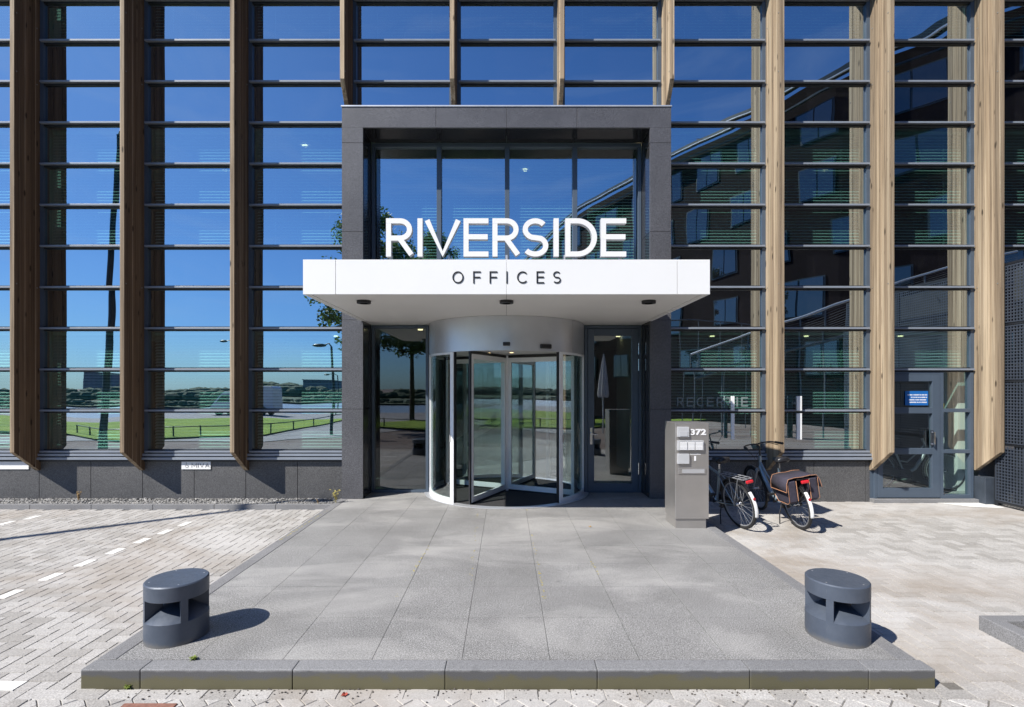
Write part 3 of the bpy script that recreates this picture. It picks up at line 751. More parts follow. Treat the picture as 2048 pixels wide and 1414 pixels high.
to_ = bpy.data.objects.new('number_text', tc); nm_ = bpy.data.meshes.new_from_object(to_); bpy.data.objects.remove(to_)
xs_ = [v.co.x for v in nm_.vertices]; zs_ = [v.co.y for v in nm_.vertices]; tx0, tx1, tz0, tz1 = X_(q(480), 6.6), X_(q(850), 6.6), Z_(r(357), 6.6), Z_(r(212), 6.6)
nb = MB(); vs = [(tx0+(v.co.x-min(xs_))/(max(xs_)-min(xs_))*(tx1-tx0), 6.596-v.co.z, tz0+(v.co.y-min(zs_))/(max(zs_)-min(zs_))*(tz1-tz0)) for v in nm_.vertices]
nb.add(vs, [tuple(p.vertices) for p in nm_.polygons])
nb.build('house_number', M['letter'], SB)
tl = MB(); x = X_(q(478), 6.6)
while x < X_(q(715), 6.6): tl.box(x, x+.005, 6.598, 6.5995, Z_(r(818), 6.6), Z_(r(795), 6.6)); x += .0075
tl.build('small_text', M['letter'], SB)
# grey cabinet under the last fin
MB_ = MB().box(7.955, 8.19, 8.505, 8.715, GZ, Z_(956, 8.5)).build('utility_box', simple('dark_box_paint', (.05,.062,.08), .45, .1), None, bevel=.006); tag(MB_, 'low grey metal box on the pavement below the rightmost fin', 'utility box')
# ================================================================== GROUND
def paver_mat(name, c0, c1, c2, rot=0):
    m, n, b, o = newmat(name); v = coords(n)
    ge = N(n, 'ShaderNodeNewGeometry')
    base = ramp(n, ge.outputs['Random Per Island'], [(0, c0), (.5, c1), (1, c2)])
    f = noise(n, v, 90, 3, .85); base = mix(n, 1.0, base, ramp(n, f, [(.3, (.55,.55,.55)), (.7, (1.3,1.3,1.3))]), 'MULTIPLY')
    g = noise(n, coords(n, scale=(.8,1,1)), .55, 6, .6, .5)                       # worn and sanded patches
    base = mix(n, ramp(n, g, [(.45, (0,0,0)), (.66, (.75,.75,.75))]), base, (.53,.515,.50))
    g2 = noise(n, coords(n, scale=(1,1.4,1)), .42, 7, .65, .8)
    base = mix(n, ramp(n, g2, [(.48, (0,0,0)), (.68, (.75,.75,.75))]), base, (.275,.23,.185))
    n.links.new(base, b.inputs['Base Color']); b.inputs['Roughness'].default_value = .85
    bump(n, f, b, .5, .004); return m
def sand_mat(name, ca, cb):
    m, n, b, o = newmat(name); v = coords(n)
    g = noise(n, coords(n, scale=(1,1,1)), .45, 5, .6)
    c = ramp(n, g, [(.4, ca), (.6, cb)]); f = noise(n, v, 60, 3, .8)
    c = mix(n, 1.0, c, ramp(n, f, [(.3, (.7,.7,.7)), (.7, (1.2,1.2,1.2))]), 'MULTIPLY')
    n.links.new(c, b.inputs['Base Color']); b.inputs['Roughness'].default_value = .95; return m
M['paver'] = paver_mat('concrete_pavers', (.335,.32,.30), (.415,.40,.38), (.48,.465,.445))
M['joint'] = sand_mat('joint_sand', (.15,.14,.125), (.36,.345,.32))
def far_paving():
    m, n, b, o = newmat('brick_paving'); v = coords(n)
    br = N(n, 'ShaderNodeTexBrick'); n.links.new(v, br.inputs['Vector']); br.inputs['Scale'].default_value = 1
    br.inputs['Brick Width'].default_value = .21; br.inputs['Row Height'].default_value = .105; br.inputs['Mortar Size'].default_value = .005
    br.inputs['Color1'].default_value = (.125,.092,.08,1); br.inputs['Color2'].default_value = (.175,.135,.12,1); br.inputs['Mortar'].default_value = (.07,.065,.06,1)
    g = noise(n, v, .35, 6, .6, .5)
    c = mix(n, ramp(n, g, [(.45, (0,0,0)), (.65, (.8,.8,.8))]), br.outputs['Color'], (.20,.18,.17))
    n.links.new(c, b.inputs['Base Color']); b.inputs['Roughness'].default_value = .9; return m
M['far_paving'] = far_paving()
def grass_mat():
    m, n, b, o = newmat('lawn_grass'); v = coords(n)
    c = ramp(n, noise(n, v, .5, 8, .7), [(.3, (.13,.22,.015)), (.5, (.20,.32,.02)), (.7, (.30,.40,.035))])
    c = mix(n, ramp(n, noise(n, v, 9, 4, .8), [(.45, (0,0,0)), (.7, (.6,.6,.6))]), c, (.06,.11,.015))
    n.links.new(c, b.inputs['Base Color']); b.inputs['Roughness'].default_value = .9; bump(n, noise(n, v, 25, 4, .8), b, .8, .05); return m
M['grass'] = grass_mat()
M['asphalt'] = simple('asphalt', (.24,.24,.25), .85, 0, .2, 1.2)
def water_mat():
    m, n, b, o = newmat('river_water'); b.inputs['Base Color'].default_value = (.22,.27,.32,1); b.inputs['Roughness'].default_value = .3
    v = coords(n, scale=(1,1.8,1)); bump(n, noise(n, v, 1.3, 5, .6), b, .6, .12); return m
M['water'] = water_mat()
M['far_land'] = simple('far_land', (.06,.09,.05), .95, 0, .3, .02)
# terrain profile: street, lawn shelf, quay road, river bed, far bank
prof = [(60, -.135), (-14, -.135), (-20, -.7), (-36, -.7), (-47, -5), (-160, -5), (-167, -3.6), (-1200, -3), (-6000, -3)]
gm = MB(); xs = [-5000, -600, -120, -40, 0, 40, 120, 600, 5000]
vs = [(x, y, z) for y, z in prof for x in xs]; fs = []
for j in range(len(prof)-1):
    for i in range(len(xs)-1): a = j*len(xs)+i; fs.append((a, a+1, a+len(xs)+1, a+len(xs)))
gm.add(vs, fs); tag(gm.build('ground', M['far_paving'], None, fix=False), kind='structure')
tag(MB().quad((-5000, -40, -4), (5000, -40, -4), (5000, -164, -4), (-5000, -164, -4)).build('river', M['water'], None), kind='structure')
tag(MB().quad((-5000, -165, -3.4), (5000, -165, -3.4), (5000, -5990, -2.8), (-5000, -5990, -2.8)).build('far_bank', M['far_land'], None), kind='structure')
tag(MB().quad((-14, 1.6, GZ-.011), (14, 1.6, GZ-.011), (14, 8.75, GZ-.011), (-14, 8.75, GZ-.011)).build('paving_bed', M['joint'], None), kind='structure')
# individual pavers
L_ = .21; W_ = .105
PLX, PLY0, PLY1 = 2.73, 3.28, 8.9         # the stone platform
def clear(x, y, pad):
    if abs(x) < PLX+pad and PLY0-.003-pad < y: return False
    if x < 0 and y > 8.155-pad: return False
    if y > 8.72-pad: return False
    return True
def brick(mb, cx, cy, lx, ly, rot=0, dz=0):
    j = .0022; e = .0035; zt_ = GZ+dz+random.uniform(-.0014, .0014); c, s_ = cos(rot), sin(rot); vs = []
    for (sx, sy) in ((-1,-1), (1,-1), (1,1), (-1,1)):
        a, b = sx*(lx/2-j-e), sy*(ly/2-j-e); vs.append((cx+a*c-b*s_, cy+a*s_+b*c, zt_))
    for (sx, sy) in ((-1,-1), (1,-1), (1,1), (-1,1)):
        a, b = sx*(lx/2-j), sy*(ly/2-j); vs.append((cx+a*c-b*s_, cy+a*s_+b*c, GZ-.012))
    mb.add(vs, [(0,1,2,3), (4,5,1,0), (5,6,2,1), (6,7,3,2), (7,4,0,3)])
white_spots = []
def near_white(x, y): return any(abs(x-a) < .075 and abs(y-b) < .13 for a, b in white_spots)
pv = MB(); wv = MB()
def herring(test, rot, ox, oy, x0, x1, y0, y1):
    c, s_ = cos(rot), sin(rot); n = int(max(x1-x0, y1-y0)/W_*.75)+30; mx, my = (x0+x1)/2, (y0+y1)/2
    for i in range(-n, n):
        for j in range(-n, n):
            t = (i-j) % 4
            if t == 0: u, v_, lx, ly = i+1, j+.5, L_, W_
            elif t == 3: u, v_, lx, ly = i+.5, j+1, W_, L_
            else: continue
            u *= W_; v_ *= W_; X = mx+u*c-v_*s_; Y = my+u*s_+v_*c
            if x0 < X < x1 and y0 < Y < y1 and test(X, Y): yield X, Y, lx, ly, rot
wl = [4.81-.13+i*.415 for i in range(0, 7)]
dash = []
for i, y in enumerate((4.79, 5.235, 5.645, 6.06, 6.48, 6.88, 7.29)): dash.append((X_({0:20,1:103,2:171,3:232,4:285,5:331,6:371}[i], y), y))
for p in ((14, 1046), (66, 1035)): g_ = G(*p); dash.append((g_.x, g_.y))
g_ = G(15, 1372); dash.append((g_.x-.02, g_.y)); dash.append((g_.x-.24, g_.y))
def not_dash(x, y): return True
def t_main(x, y): return clear(x, y, .0) and not (abs(x) < 2.95 and y < 3.28) and not (x > 2.9 and y < 3.24)
for a in herring(t_main, 0, 0, 0, -10.5, 10.5, 2.6, 8.75): brick(pv, *a)
def t_front(x, y): return x > -2.99 and y < 3.24
for a in herring(t_front, pi/4, 0, 0, -3.1, 6, 1.5, 3.25): brick(pv, *a, dz=-.004)
x = -2.95
while x < 7: brick(pv, x+L_/2, 3.222, L_, W_); x += L_
for i in range(20): brick(pv, -2.95-W_/2, 3.17-L_*(i+.5), W_, L_)
for a in herring(lambda x, y: not (x > -3.05 and y > 1.5), 0, 0, 0, -10.5, 8, 1.6, 2.6): brick(pv, *a)
tag(pv.build('pavement', M['paver'], None, fix=False), kind='structure')
M['road_paint'] = simple('white_marking', (.70,.69,.66), .8, 0, .08, 30)
dm_ = MB()
for i, (x, y) in enumerate(dash):
    lx, ly = (.10, .205) if i < 9 else (.205, .1)
    dm_.box(x-lx/2, x+lx/2, y-ly/2, y+ly/2, GZ-.01, GZ+.004)
x, y = G(1905, 1008).xy
dm_.add([(*G(1855, 1004).xy, GZ+.004), (*G(1965, 1003.5).xy, GZ+.004), (*G(2012, 1017).xy, GZ+.004), (*G(1940, 1014).xy, GZ+.004)], [(0,1,2,3)])
tag(dm_.build('road_marking', M['road_paint'], None), kind='structure')
# lawns and the path, as seen in the glass
def lawn(pts, name, mat, z):
    mb = MB(); mb.add([(p[0], p[1], z) for p in pts], [tuple(range(len(pts)))]); o = mb.build(name, mat, None); tag(o, kind='structure')
edge = [RG(*p) for p in ((96,872), (134,870), (190,884), (241,885), (331,883), (389,881), (459,878), (528,874), (577,865), (620,857), (655,850), (681,845))]
pl_ = [(e.x, e.y) for e in edge]+[(-9.5, -14), (-40, -14), (-34, -9)]
lawn(pl_, 'lawn', M['grass'], -.05)
edge2 = [RG(*p) for p in ((700,852), (760,858), (850,864), (930,863), (1115,862), (1200,856), (1290,850))]
lawn([(e.x, e.y) for e in edge2]+[(14, -14), (-4, -14)], 'lawn', M['grass'], -.05)
lawn([(-34, -1.5), (-16, -1.0), (-9, -.5), (-6, -3), (-4.5, -7), (-4.2, -14), (-9.3, -14), (-10, -10), (-11, -6.5), (-14, -3.4), (-24, -3)], 'path', M['asphalt'], -.115)
tag(MB().quad((-120, -19.8, -.69), (60, -19.8, -.69), (60, -35.8, -.69), (-120, -35.8, -.69)).build('road', M['asphalt'], None), kind='structure')
# ------------------------------------------------------------------ stone platform
root = empty('entrance_platform', (0, 5.5, 0)); root['kind'] = 'structure'
MB().box(-2.715, 2.715, 3.42, 8.98, GZ-.1, -.008).build('platform_core', M['gasket'], root)
tm = MB(); jx = [-2.60, -2.09, -1.49, -.896, -.297, .29, .885, 1.48, 2.07, 2.60]; jy = [3.405, 4.03, 4.665, 5.28, 5.89, 6.51, 7.13, 7.75, 8.37, 8.985]
for a, b in zip(jx[:-1], jx[1:]):
    for c_, d_ in zip(jy[:-1], jy[1:]): tm.box(a+.0018, b-.0018, c_+.0014, d_-.0014, -.03, random.uniform(-.0012, .0))
tm.build('paving_slab', M['tile'], root)
km = MB()
for sx in (-1, 1):
    y = 3.41
    while y < 8.4:
        x0, x1 = sorted((sx*2.603, sx*2.73)); km.box(x0, x1, y+.002, min(y+1.0, 8.72)-.002, GZ-.08, .001); y += 1.0
fk = MB(); j = [160, 280, 585, 890, 1195, 1500, 1738, 1871]; kx = [X_(a, 3.28) for a in j]; kx[0] = -2.73; kx[-1] = 2.75
for i, (a, b) in enumerate(zip(kx[:-1], kx[1:])): fk.box(a+.0014, b-.0014, PLY0, 3.402, GZ-.06, .002)
def kerb_mat():
    m, n, b, o = newmat('mossy_kerb'); v = coords(n)
    f = noise(n, v, 200, 2, .85); c = ramp(n, f, [(.35, (.12,.122,.126)), (.65, (.30,.302,.31))])
    ge = N(n, 'ShaderNodeNewGeometry'); sp = N(n, 'ShaderNodeSeparateXYZ'); n.links.new(ge.outputs['Position'], sp.inputs[0])
    ad = N(n, 'ShaderNodeMath', operation='MULTIPLY_ADD'); ad.inputs[1].default_value = .13
    n.links.new(noise(n, coords(n, scale=(1,1,2)), 5, 5, .7), ad.inputs[0]); n.links.new(sp.outputs['Z'], ad.inputs[2])
    dz_ = N(n, 'ShaderNodeMath', operation='MULTIPLY_ADD'); dz_.inputs[1].default_value = .03; n.links.new(noise(n, coords(n), 9, 4, .7), dz_.inputs[0]); n.links.new(sp.outputs['Z'], dz_.inputs[2])
    c = mix(n, ramp(n, dz_.outputs[0], [(.0, (.8,.8,.8)), (.014, (0,0,0))]), c, (.055,.055,.057))
    moss = ramp(n, ad.outputs[0], [(-.03, (.6,.6,.6)), (.028, (0,0,0))])
    c = mix(n, moss, c, (.115,.10,.03))
    c = mix(n, 1.0, c, ramp(n, ge.outputs['Random Per Island'], [(0, (.85,.85,.85)), (1, (1.12,1.12,1.12))]), 'MULTIPLY')
    n.links.new(c, b.inputs['Base Color']); b.inputs['Roughness'].default_value = .8; bump(n, f, b, .4, .003); return m
M['mossy'] = kerb_mat()
km.build('edging', M['kerb'], root, bevel=.006); fk.build('front_kerb', M['mossy'], root, bevel=.006)
# kerb and gravel strip along the left facade
gk = MB(); x = -12.5
while x < -2.75:
    gk.box(x+.003, min(x+.98, -2.735)-.003, 8.16, 8.235, GZ-.08, -.043); x += .98
tag(gk.build('gravel_kerb', M['kerb'], None, bevel=.004), kind='structure')
tag(MB().box(-13, -2.735, 8.24, 8.74, -.25, -.085).build('gravel_bed', simple('dark_grit', (.10,.10,.10), .9, 0, .4, 60), None), kind='structure')
pb_ = MB()
for i in range(5200):
    x = random.uniform(-10, -2.75); y = random.uniform(8.245, 8.72); r_ = random.uniform(.008, .017)
    pb_.blob((x, y, -.085+r_*.5+max(0, (y-8.5))*.06), r_, random.uniform(.8, 1.5), random.uniform(.7, 1.2), .7, 5, 3)
def pebble_mat():
    m, n, b, o = newmat('pebbles'); ge = N(n, 'ShaderNodeNewGeometry')
    n.links.new(ramp(n, ge.outputs['Random Per Island'], [(0, (.12,.12,.12)), (.6, (.27,.265,.255)), (1, (.48,.47,.45))]), b.inputs['Base Color']); b.inputs['Roughness'].default_value = .85; return m
M['pebble'] = pebble_mat()
tag(pb_.build('gravel', M['pebble'], None, fix=False), 'grey gravel strip between the kerb and the stone plinth', kind='stuff')
# loose grit at the foot of the front kerb
gr = MB()
for i in range(260):
    x = random.uniform(-2.6, 2.7); y = 3.275-abs(random.gauss(0, .06)); r_ = random.uniform(.0025, .007)
    gr.blob((x, y, GZ+r_*.4), r_, 1.2, 1, .7, 5, 3)
tag(gr.build('grit', simple('dark_crumbs', (.09,.08,.07), .9, 0, .5, 40), None, fix=False), 'dark crumbs of grit at the foot of the front kerb', kind='stuff')
# ------------------------------------------------------------------ raised planter edging bottom right
c0 = G(1957, 1249); rk = empty('planter_edging', (4.6, 4.4, GZ), 'raised dark stone edging of an empty planting bed at the right edge', 'planter edging')
P0 = V((X_(1957, 4.25), 4.25)); zt2 = -.0
P0 = G(1957, 1229, 0).xy; 
e1 = MB(); dX = 3.2; 
e1.box(P0.x, P0.x+dX, P0.y-.10, P0.y, GZ-.05, -.005); e1.box(P0.x, P0.x+.12, P0.y-1.1, P0.y-.1005, GZ-.05, -.005)
e1.box(P0.x+.1205, P0.x+dX, P0.y-1.1, P0.y-1.0, GZ-.05, -.005)
e1.build('edging', M['kerb'], rk, bevel=.006)
MB().box(P0.x+.121, P0.x+dX, P0.y-.999, P0.y-.101, GZ-.05, GZ+.045).build('soil', simple('dry_soil', (.2,.19,.17), .95, 0, .3, 20), rk)
# red brick drain at the bottom left
g_ = G(290, 1412); dr_ = empty('drain_cover', (g_.x, 3.06, GZ), 'rusty red drain cover in the pavers in front of the kerb', 'drain cover')
dc = MB(); dc.box(X_(243, 3.1), X_(350, 3.1), 2.80, 3.125, GZ-.02, GZ+.0035); dc.build('frame', simple('rust_red', (.24,.115,.085), .85, 0, .25, 40), dr_, bevel=.003)
# ------------------------------------------------------------------ bollards
def bollard(cx, cy, label):
    rt = empty('bollard', (cx, cy, 0)); tag(rt, label, 'bollard', 'round metal bollards on the platform')
    r0 = .205
    body = MB().lathe([(0, 0), (r0, 0), (r0, .158), (.055, .262), (0, .262)], (0,0,0), 72)
    body.build('body', M['bollard'], rt, smooth=35, local=True)
    cap = MB().lathe([(0, .312), (r0-.002, .312), (r0, .314), (r0, .412), (r0-.008, .42), (0, .42)], (0,0,0), 72)
    co = cap.build('cap', M['bollard'], rt, smooth=35, local=True)
    MB().lathe([(0, .262), (.10, .27), (.16, .3115), (0, .3115)], (0,0,0), 40).build('lamp_core', M['gasket'], rt, smooth=40, local=True)
    for q_ in range(4):
        a = R_(45+90*q_); pm_ = MB()
        hw = .042/2; prof_ = []
        # wedge-shaped post: flush with the shell outside, thin towards the centre
        aw = .115
        vs = []
        for z in (.10, .313):
            vs += [(.09*cos(a-aw*.6), .09*sin(a-aw*.6), z)]
            for t in (-1, -.5, 0, .5, 1): vs.append(((r0-.001)*cos(a+t*aw), (r0-.001)*sin(a+t*aw), z))
            vs += [(.09*cos(a+aw*.6), .09*sin(a+aw*.6), z)]
        n_ = 7; pm_.add(vs, [tuple(range(n_))[::-1], tuple(range(n_, 2*n_))]+[(i, (i+1)%n_, (i+1)%n_+n_, i+n_) for i in range(n_)])
        pm_.build('post', M['bollard'], rt, smooth=35, local=True)
    sc_ = MB()
    for a in (35, 125, 215, 305): sc_.disc((.17*cos(R_(a)), .17*sin(R_(a)), .4206), .006, 10)
    sc_.build('screw', M['alu'], co, local=True)
bollard(X_(354.5, 3.75), 3.75, 'blue grey round bollard on the left front corner of the platform')
bollard(X_(1674, 3.75), 3.75, 'blue grey round bollard on the right front corner of the platform')
# ------------------------------------------------------------------ small plants and leaves
def weed(loc, h, n, mat, label, name='weed', spread=.5, lw=.008):
    rt = empty(name, loc); tag(rt, label, 'plant')
    rr = random.Random(int(abs(loc[0])*997)+n)
    st_ = MB(); lv = MB()
    for i in range(n):
        a = rr.uniform(0, 2*pi); t = rr.uniform(.1, spread); hh = h*rr.uniform(.55, 1); p = []
        for k in range(5):
            q_ = k/4; p.append(V((cos(a)*t*hh*q_*q_, sin(a)*t*hh*q_*q_, hh*q_)))
        st_.path(p, [.0018, .0016, .0014, .001, .0007], 4)
        for k in range(9):
            q_ = rr.uniform(.25, 1); c_ = V((cos(a)*t*hh*q_*q_, sin(a)*t*hh*q_*q_, hh*q_)); b = rr.uniform(0, 2*pi); l = lw*rr.uniform(1.2, 2.6)
            d = V((cos(b), sin(b), rr.uniform(-.3, .8))).normalized(); s2 = d.cross(V((0,0,1))).normalized()*lw*.5
            lv.add([c_, c_+d*l*.5+s2, c_+d*l, c_+d*l*.5-s2], [(0,1,2,3)])
    st_.build('stem', mat, rt, local=True, fix=False); lv.build('foliage', mat, rt, local=True, fix=False)
    return rt
M['dry'] = simple('dry_plant', (.38,.25,.09), .8, 0, .35, 50); M['weed_g'] = simple('green_weed', (.20,.26,.05), .7, 0, .3, 50)
M['weed_y'] = simple('yellow_weed', (.42,.36,.10), .7, 0, .3, 50)
weed((X_(158, 8.5), 8.5, -.07), .2, 16, M['dry'], 'tuft of dry brown weeds growing from the gravel', spread=.25, lw=.012)
weed((X_(672, 8.1), 8.1, -.03), .26, 7, M['weed_y'], 'yellow green weed with pale leaves at the foot of the left portal pier', spread=.45, lw=.022)
weed((X_(636, 8.2), 8.2, -.06), .12, 4, M['dry'], 'thin dry stalk in the gravel left of the portal', spread=.3)
for px, py in ((388, 1318), (600, 1250)):
    pass
weed((X_(388, 3.405), 3.405, 0), .02, 6, M['weed_g'], 'tiny green weed in the joint behind the front kerb', spread=1.5, lw=.012)
weed(tuple(G(257, 1377)), .03, 8, M['weed_g'], 'small green weed at the foot of the front kerb near the left corner', spread=1.6, lw=.012)
ms_ = MB(); rr = random.Random(5)
for (px0, py0, px1, py1, n_) in ((560, 1080, 655, 1021, 60), (1054, 1017, 1090, 1200, 30), (955, 1020, 940, 1180, 20), (860, 1090, 790, 1200, 25), (1180, 1120, 1200, 1150, 10)):
    for i in range(n_):
        t = rr.random(); z = 0 if px0 > 700 else 0.0
        p = G(px0+(px1-px0)*t, py0+(py1-py0)*t, z); ms_.blob((p.x+rr.gauss(0, .008), p.y+rr.gauss(0, .01), z), rr.uniform(.003, .009), 1.4, 1.2, .4, 5, 3)
tag(ms_.build('joint_moss', M['weed_y'], None, fix=False), 'yellowish moss in the joints of the platform', kind='stuff')
def leaf(px, py, z, s_, col, label, rz):
    p = G(px, py, z); mb = MB(); vs = [(0,0,.004)]; 
    for i in range(9):
        a = 2*pi*i/9; rr_ = s_*(1 if i % 2 else .6); vs.append((rr_*cos(a)*1.4, rr_*sin(a), .004+.012*(i % 3)/2))
    mb.add(vs, [(0, i+1, (i+1)%9+1) for i in range(9)]); o = mb.build('fallen_leaf', simple('leaf_'+str(px), col, .7, 0, .3, 90), None, fix=False)
    o.location = (p.x, p.y, z); o.rotation_euler[2] = rz
    so_ = o.modifiers.new('thickness', 'SOLIDIFY'); so_.thickness = .0012
    tag(o, label, 'leaf')
leaf(1141, 1372, GZ, .022, (.75,.28,.03), 'orange fallen leaf at the foot of the front kerb', .4)
leaf(689, 1391, GZ, .021, (.30,.05,.03), 'dark red fallen leaf on the pavers in front of the kerb', 1.4)
leaf(1180, 1054, GZ+.12, .02, (.45,.3,.12), 'small brown fallen leaf on the platform', 2.0)
# ------------------------------------------------------------------ perforated metal screen at the right
SC = empty('perforated_screen', (8.06, 7.0, GZ), 'dark perforated metal screen wall standing beside the rightmost fin', 'screen wall')
M['screen'] = simple('screen_metal', (.055,.067,.09), .45, .2, .1, 5); SX = 8.075; ya, yb = 5.3, 8.45
zz = [GZ+.07, .90, 1.93, 2.85, 3.82]
for i, (a, b) in enumerate(zip(zz[:-1], zz[1:])):
    a2, b2 = a+.03, b-.03; mb = MB(); y = ya
    while y <= yb: mb.box(SX, SX+.004, y-.009, y+.009, a2, b2); y += .05
    z = a2
    while z <= b2: mb.box(SX-.0035, SX-.0005, ya, yb, z-.009, z+.009); z += .05
    mb.build('mesh_panel', M['screen'], SC, fix=False)
fm = MB()
for y in (ya, 6.9, yb): fm.box(SX+.006, SX+.06, y-.03, y+.03, GZ, 3.84)
for z in zz: fm.box(SX+.006, SX+.05, ya+.031, 6.869, z-.02, z+.02); fm.box(SX+.006, SX+.05, 6.931, yb-.031, z-.02, z+.02)
fm.build('frame', M['gasket'], SC)
MB().box(SX+.5, SX+.55, ya, yb+.2, GZ, 3.8).build('backing_wall', M['in_dark'], SC)
# ================================================================== BICYCLES
M['bike_blue'] = simple('bike_paint_blue', (.22,.29,.35), .3, .4, .05, 5, coat=.3)
M['bike_silver'] = simple('bike_paint_silver', (.30,.31,.33), .4, .3, .05, 5)
M['bike_black'] = simple('bike_paint_black', (.02,.02,.022), .3, .2, .1, 5)
M['bag'] = simple('charcoal_bag_cloth', (.038,.034,.052), .8, 0, .2, 30, .3, 60)
M['orange'] = simple('orange_piping', (.50,.25,.14), .6, 0, .1)
M['clear'] = simple('lamp_lens', (.6,.62,.63), .1, .5, .05)
WRr = .345; WBs = 1.13
def wheel(root, y, name):
    hub = MB(); hub.tube((-.045, y, WRr), (.045, y, WRr), .018, 12); hub.tube((-.03, y, WRr), (-.022, y, WRr), .03, 14); hub.tube((.022, y, WRr), (.03, y, WRr), .03, 14)
    h = hub.build(name, M['chrome'], root, smooth=40, local=True)
    def ring(rad, r_, nm, mat, n=56, m=10):
        mb = MB(); pts = [(0, y+rad*cos(2*pi*i/n), WRr+rad*sin(2*pi*i/n)) for i in range(n)]
        vs = []; fs = []
        for i in range(n):
            a = 2*pi*i/n
            for k in range(m):
                b = 2*pi*k/m; rr_ = rad+r_*cos(b); vs.append((r_*sin(b), y+rr_*cos(a), WRr+rr_*sin(a)))
        for i in range(n):
            for k in range(m): fs.append((i*m+k, i*m+(k+1)%m, ((i+1)%n)*m+(k+1)%m, ((i+1)%n)*m+k))
        mb.add(vs, fs); return mb.build(nm, mat, h, smooth=60, local=True, fix=False)
    ring(WRr-.021, .021, 'tyre', M['rubber']); ring(WRr-.046, .010, 'rim', M['bike_silver'], 56, 8)
    sp = MB()
    for i in range(28):
        a = 2*pi*i/28; s_ = 1 if i % 2 else -1; b = a+(.5 if i % 4 < 2 else -.5)
        sp.tube((s_*.026, y+.028*cos(b), WRr+.028*sin(b)), (0, y+(WRr-.05)*cos(a), WRr+(WRr-.05)*sin(a)), .0016, 4, cap=False)
    sp.build('spoke', M['bike_silver'], h, local=True, fix=False)
    return h
def arcpts(y, rad, a0, a1, n, x=0): return [(x, y+rad*cos(R_(a0+(a1-a0)*i/n)), WRr+rad*sin(R_(a0+(a1-a0)*i/n))) for i in range(n+1)]
def fender(root, y, a0, a1, mat, split=None, mat2=None):
    def seg(b0, b1, m_):
        mb = MB(); n = 22; vs = []
        for i in range(n+1):
            a = R_(b0+(b1-b0)*i/n)
            for (dx, dr) in ((-.021, -.012), (-.018, .002), (0, .007), (.018, .002), (.021, -.012)):
                rr_ = WRr+.02+dr; vs.append((dx, y+rr_*cos(a), WRr+rr_*sin(a)))
        fs = [(i*5+k, i*5+k+1, i*5+k+6, i*5+k+5) for i in range(n) for k in range(4)]
        mb.add(vs, fs); o = mb.build('mudguard', m_, root, smooth=50, local=True, fix=False)
        sm = o.modifiers.new('thickness', 'SOLIDIFY'); sm.thickness = .0015
    if split: seg(a0, split, mat); seg(split, a1, mat2)
    else: seg(a0, a1, mat)
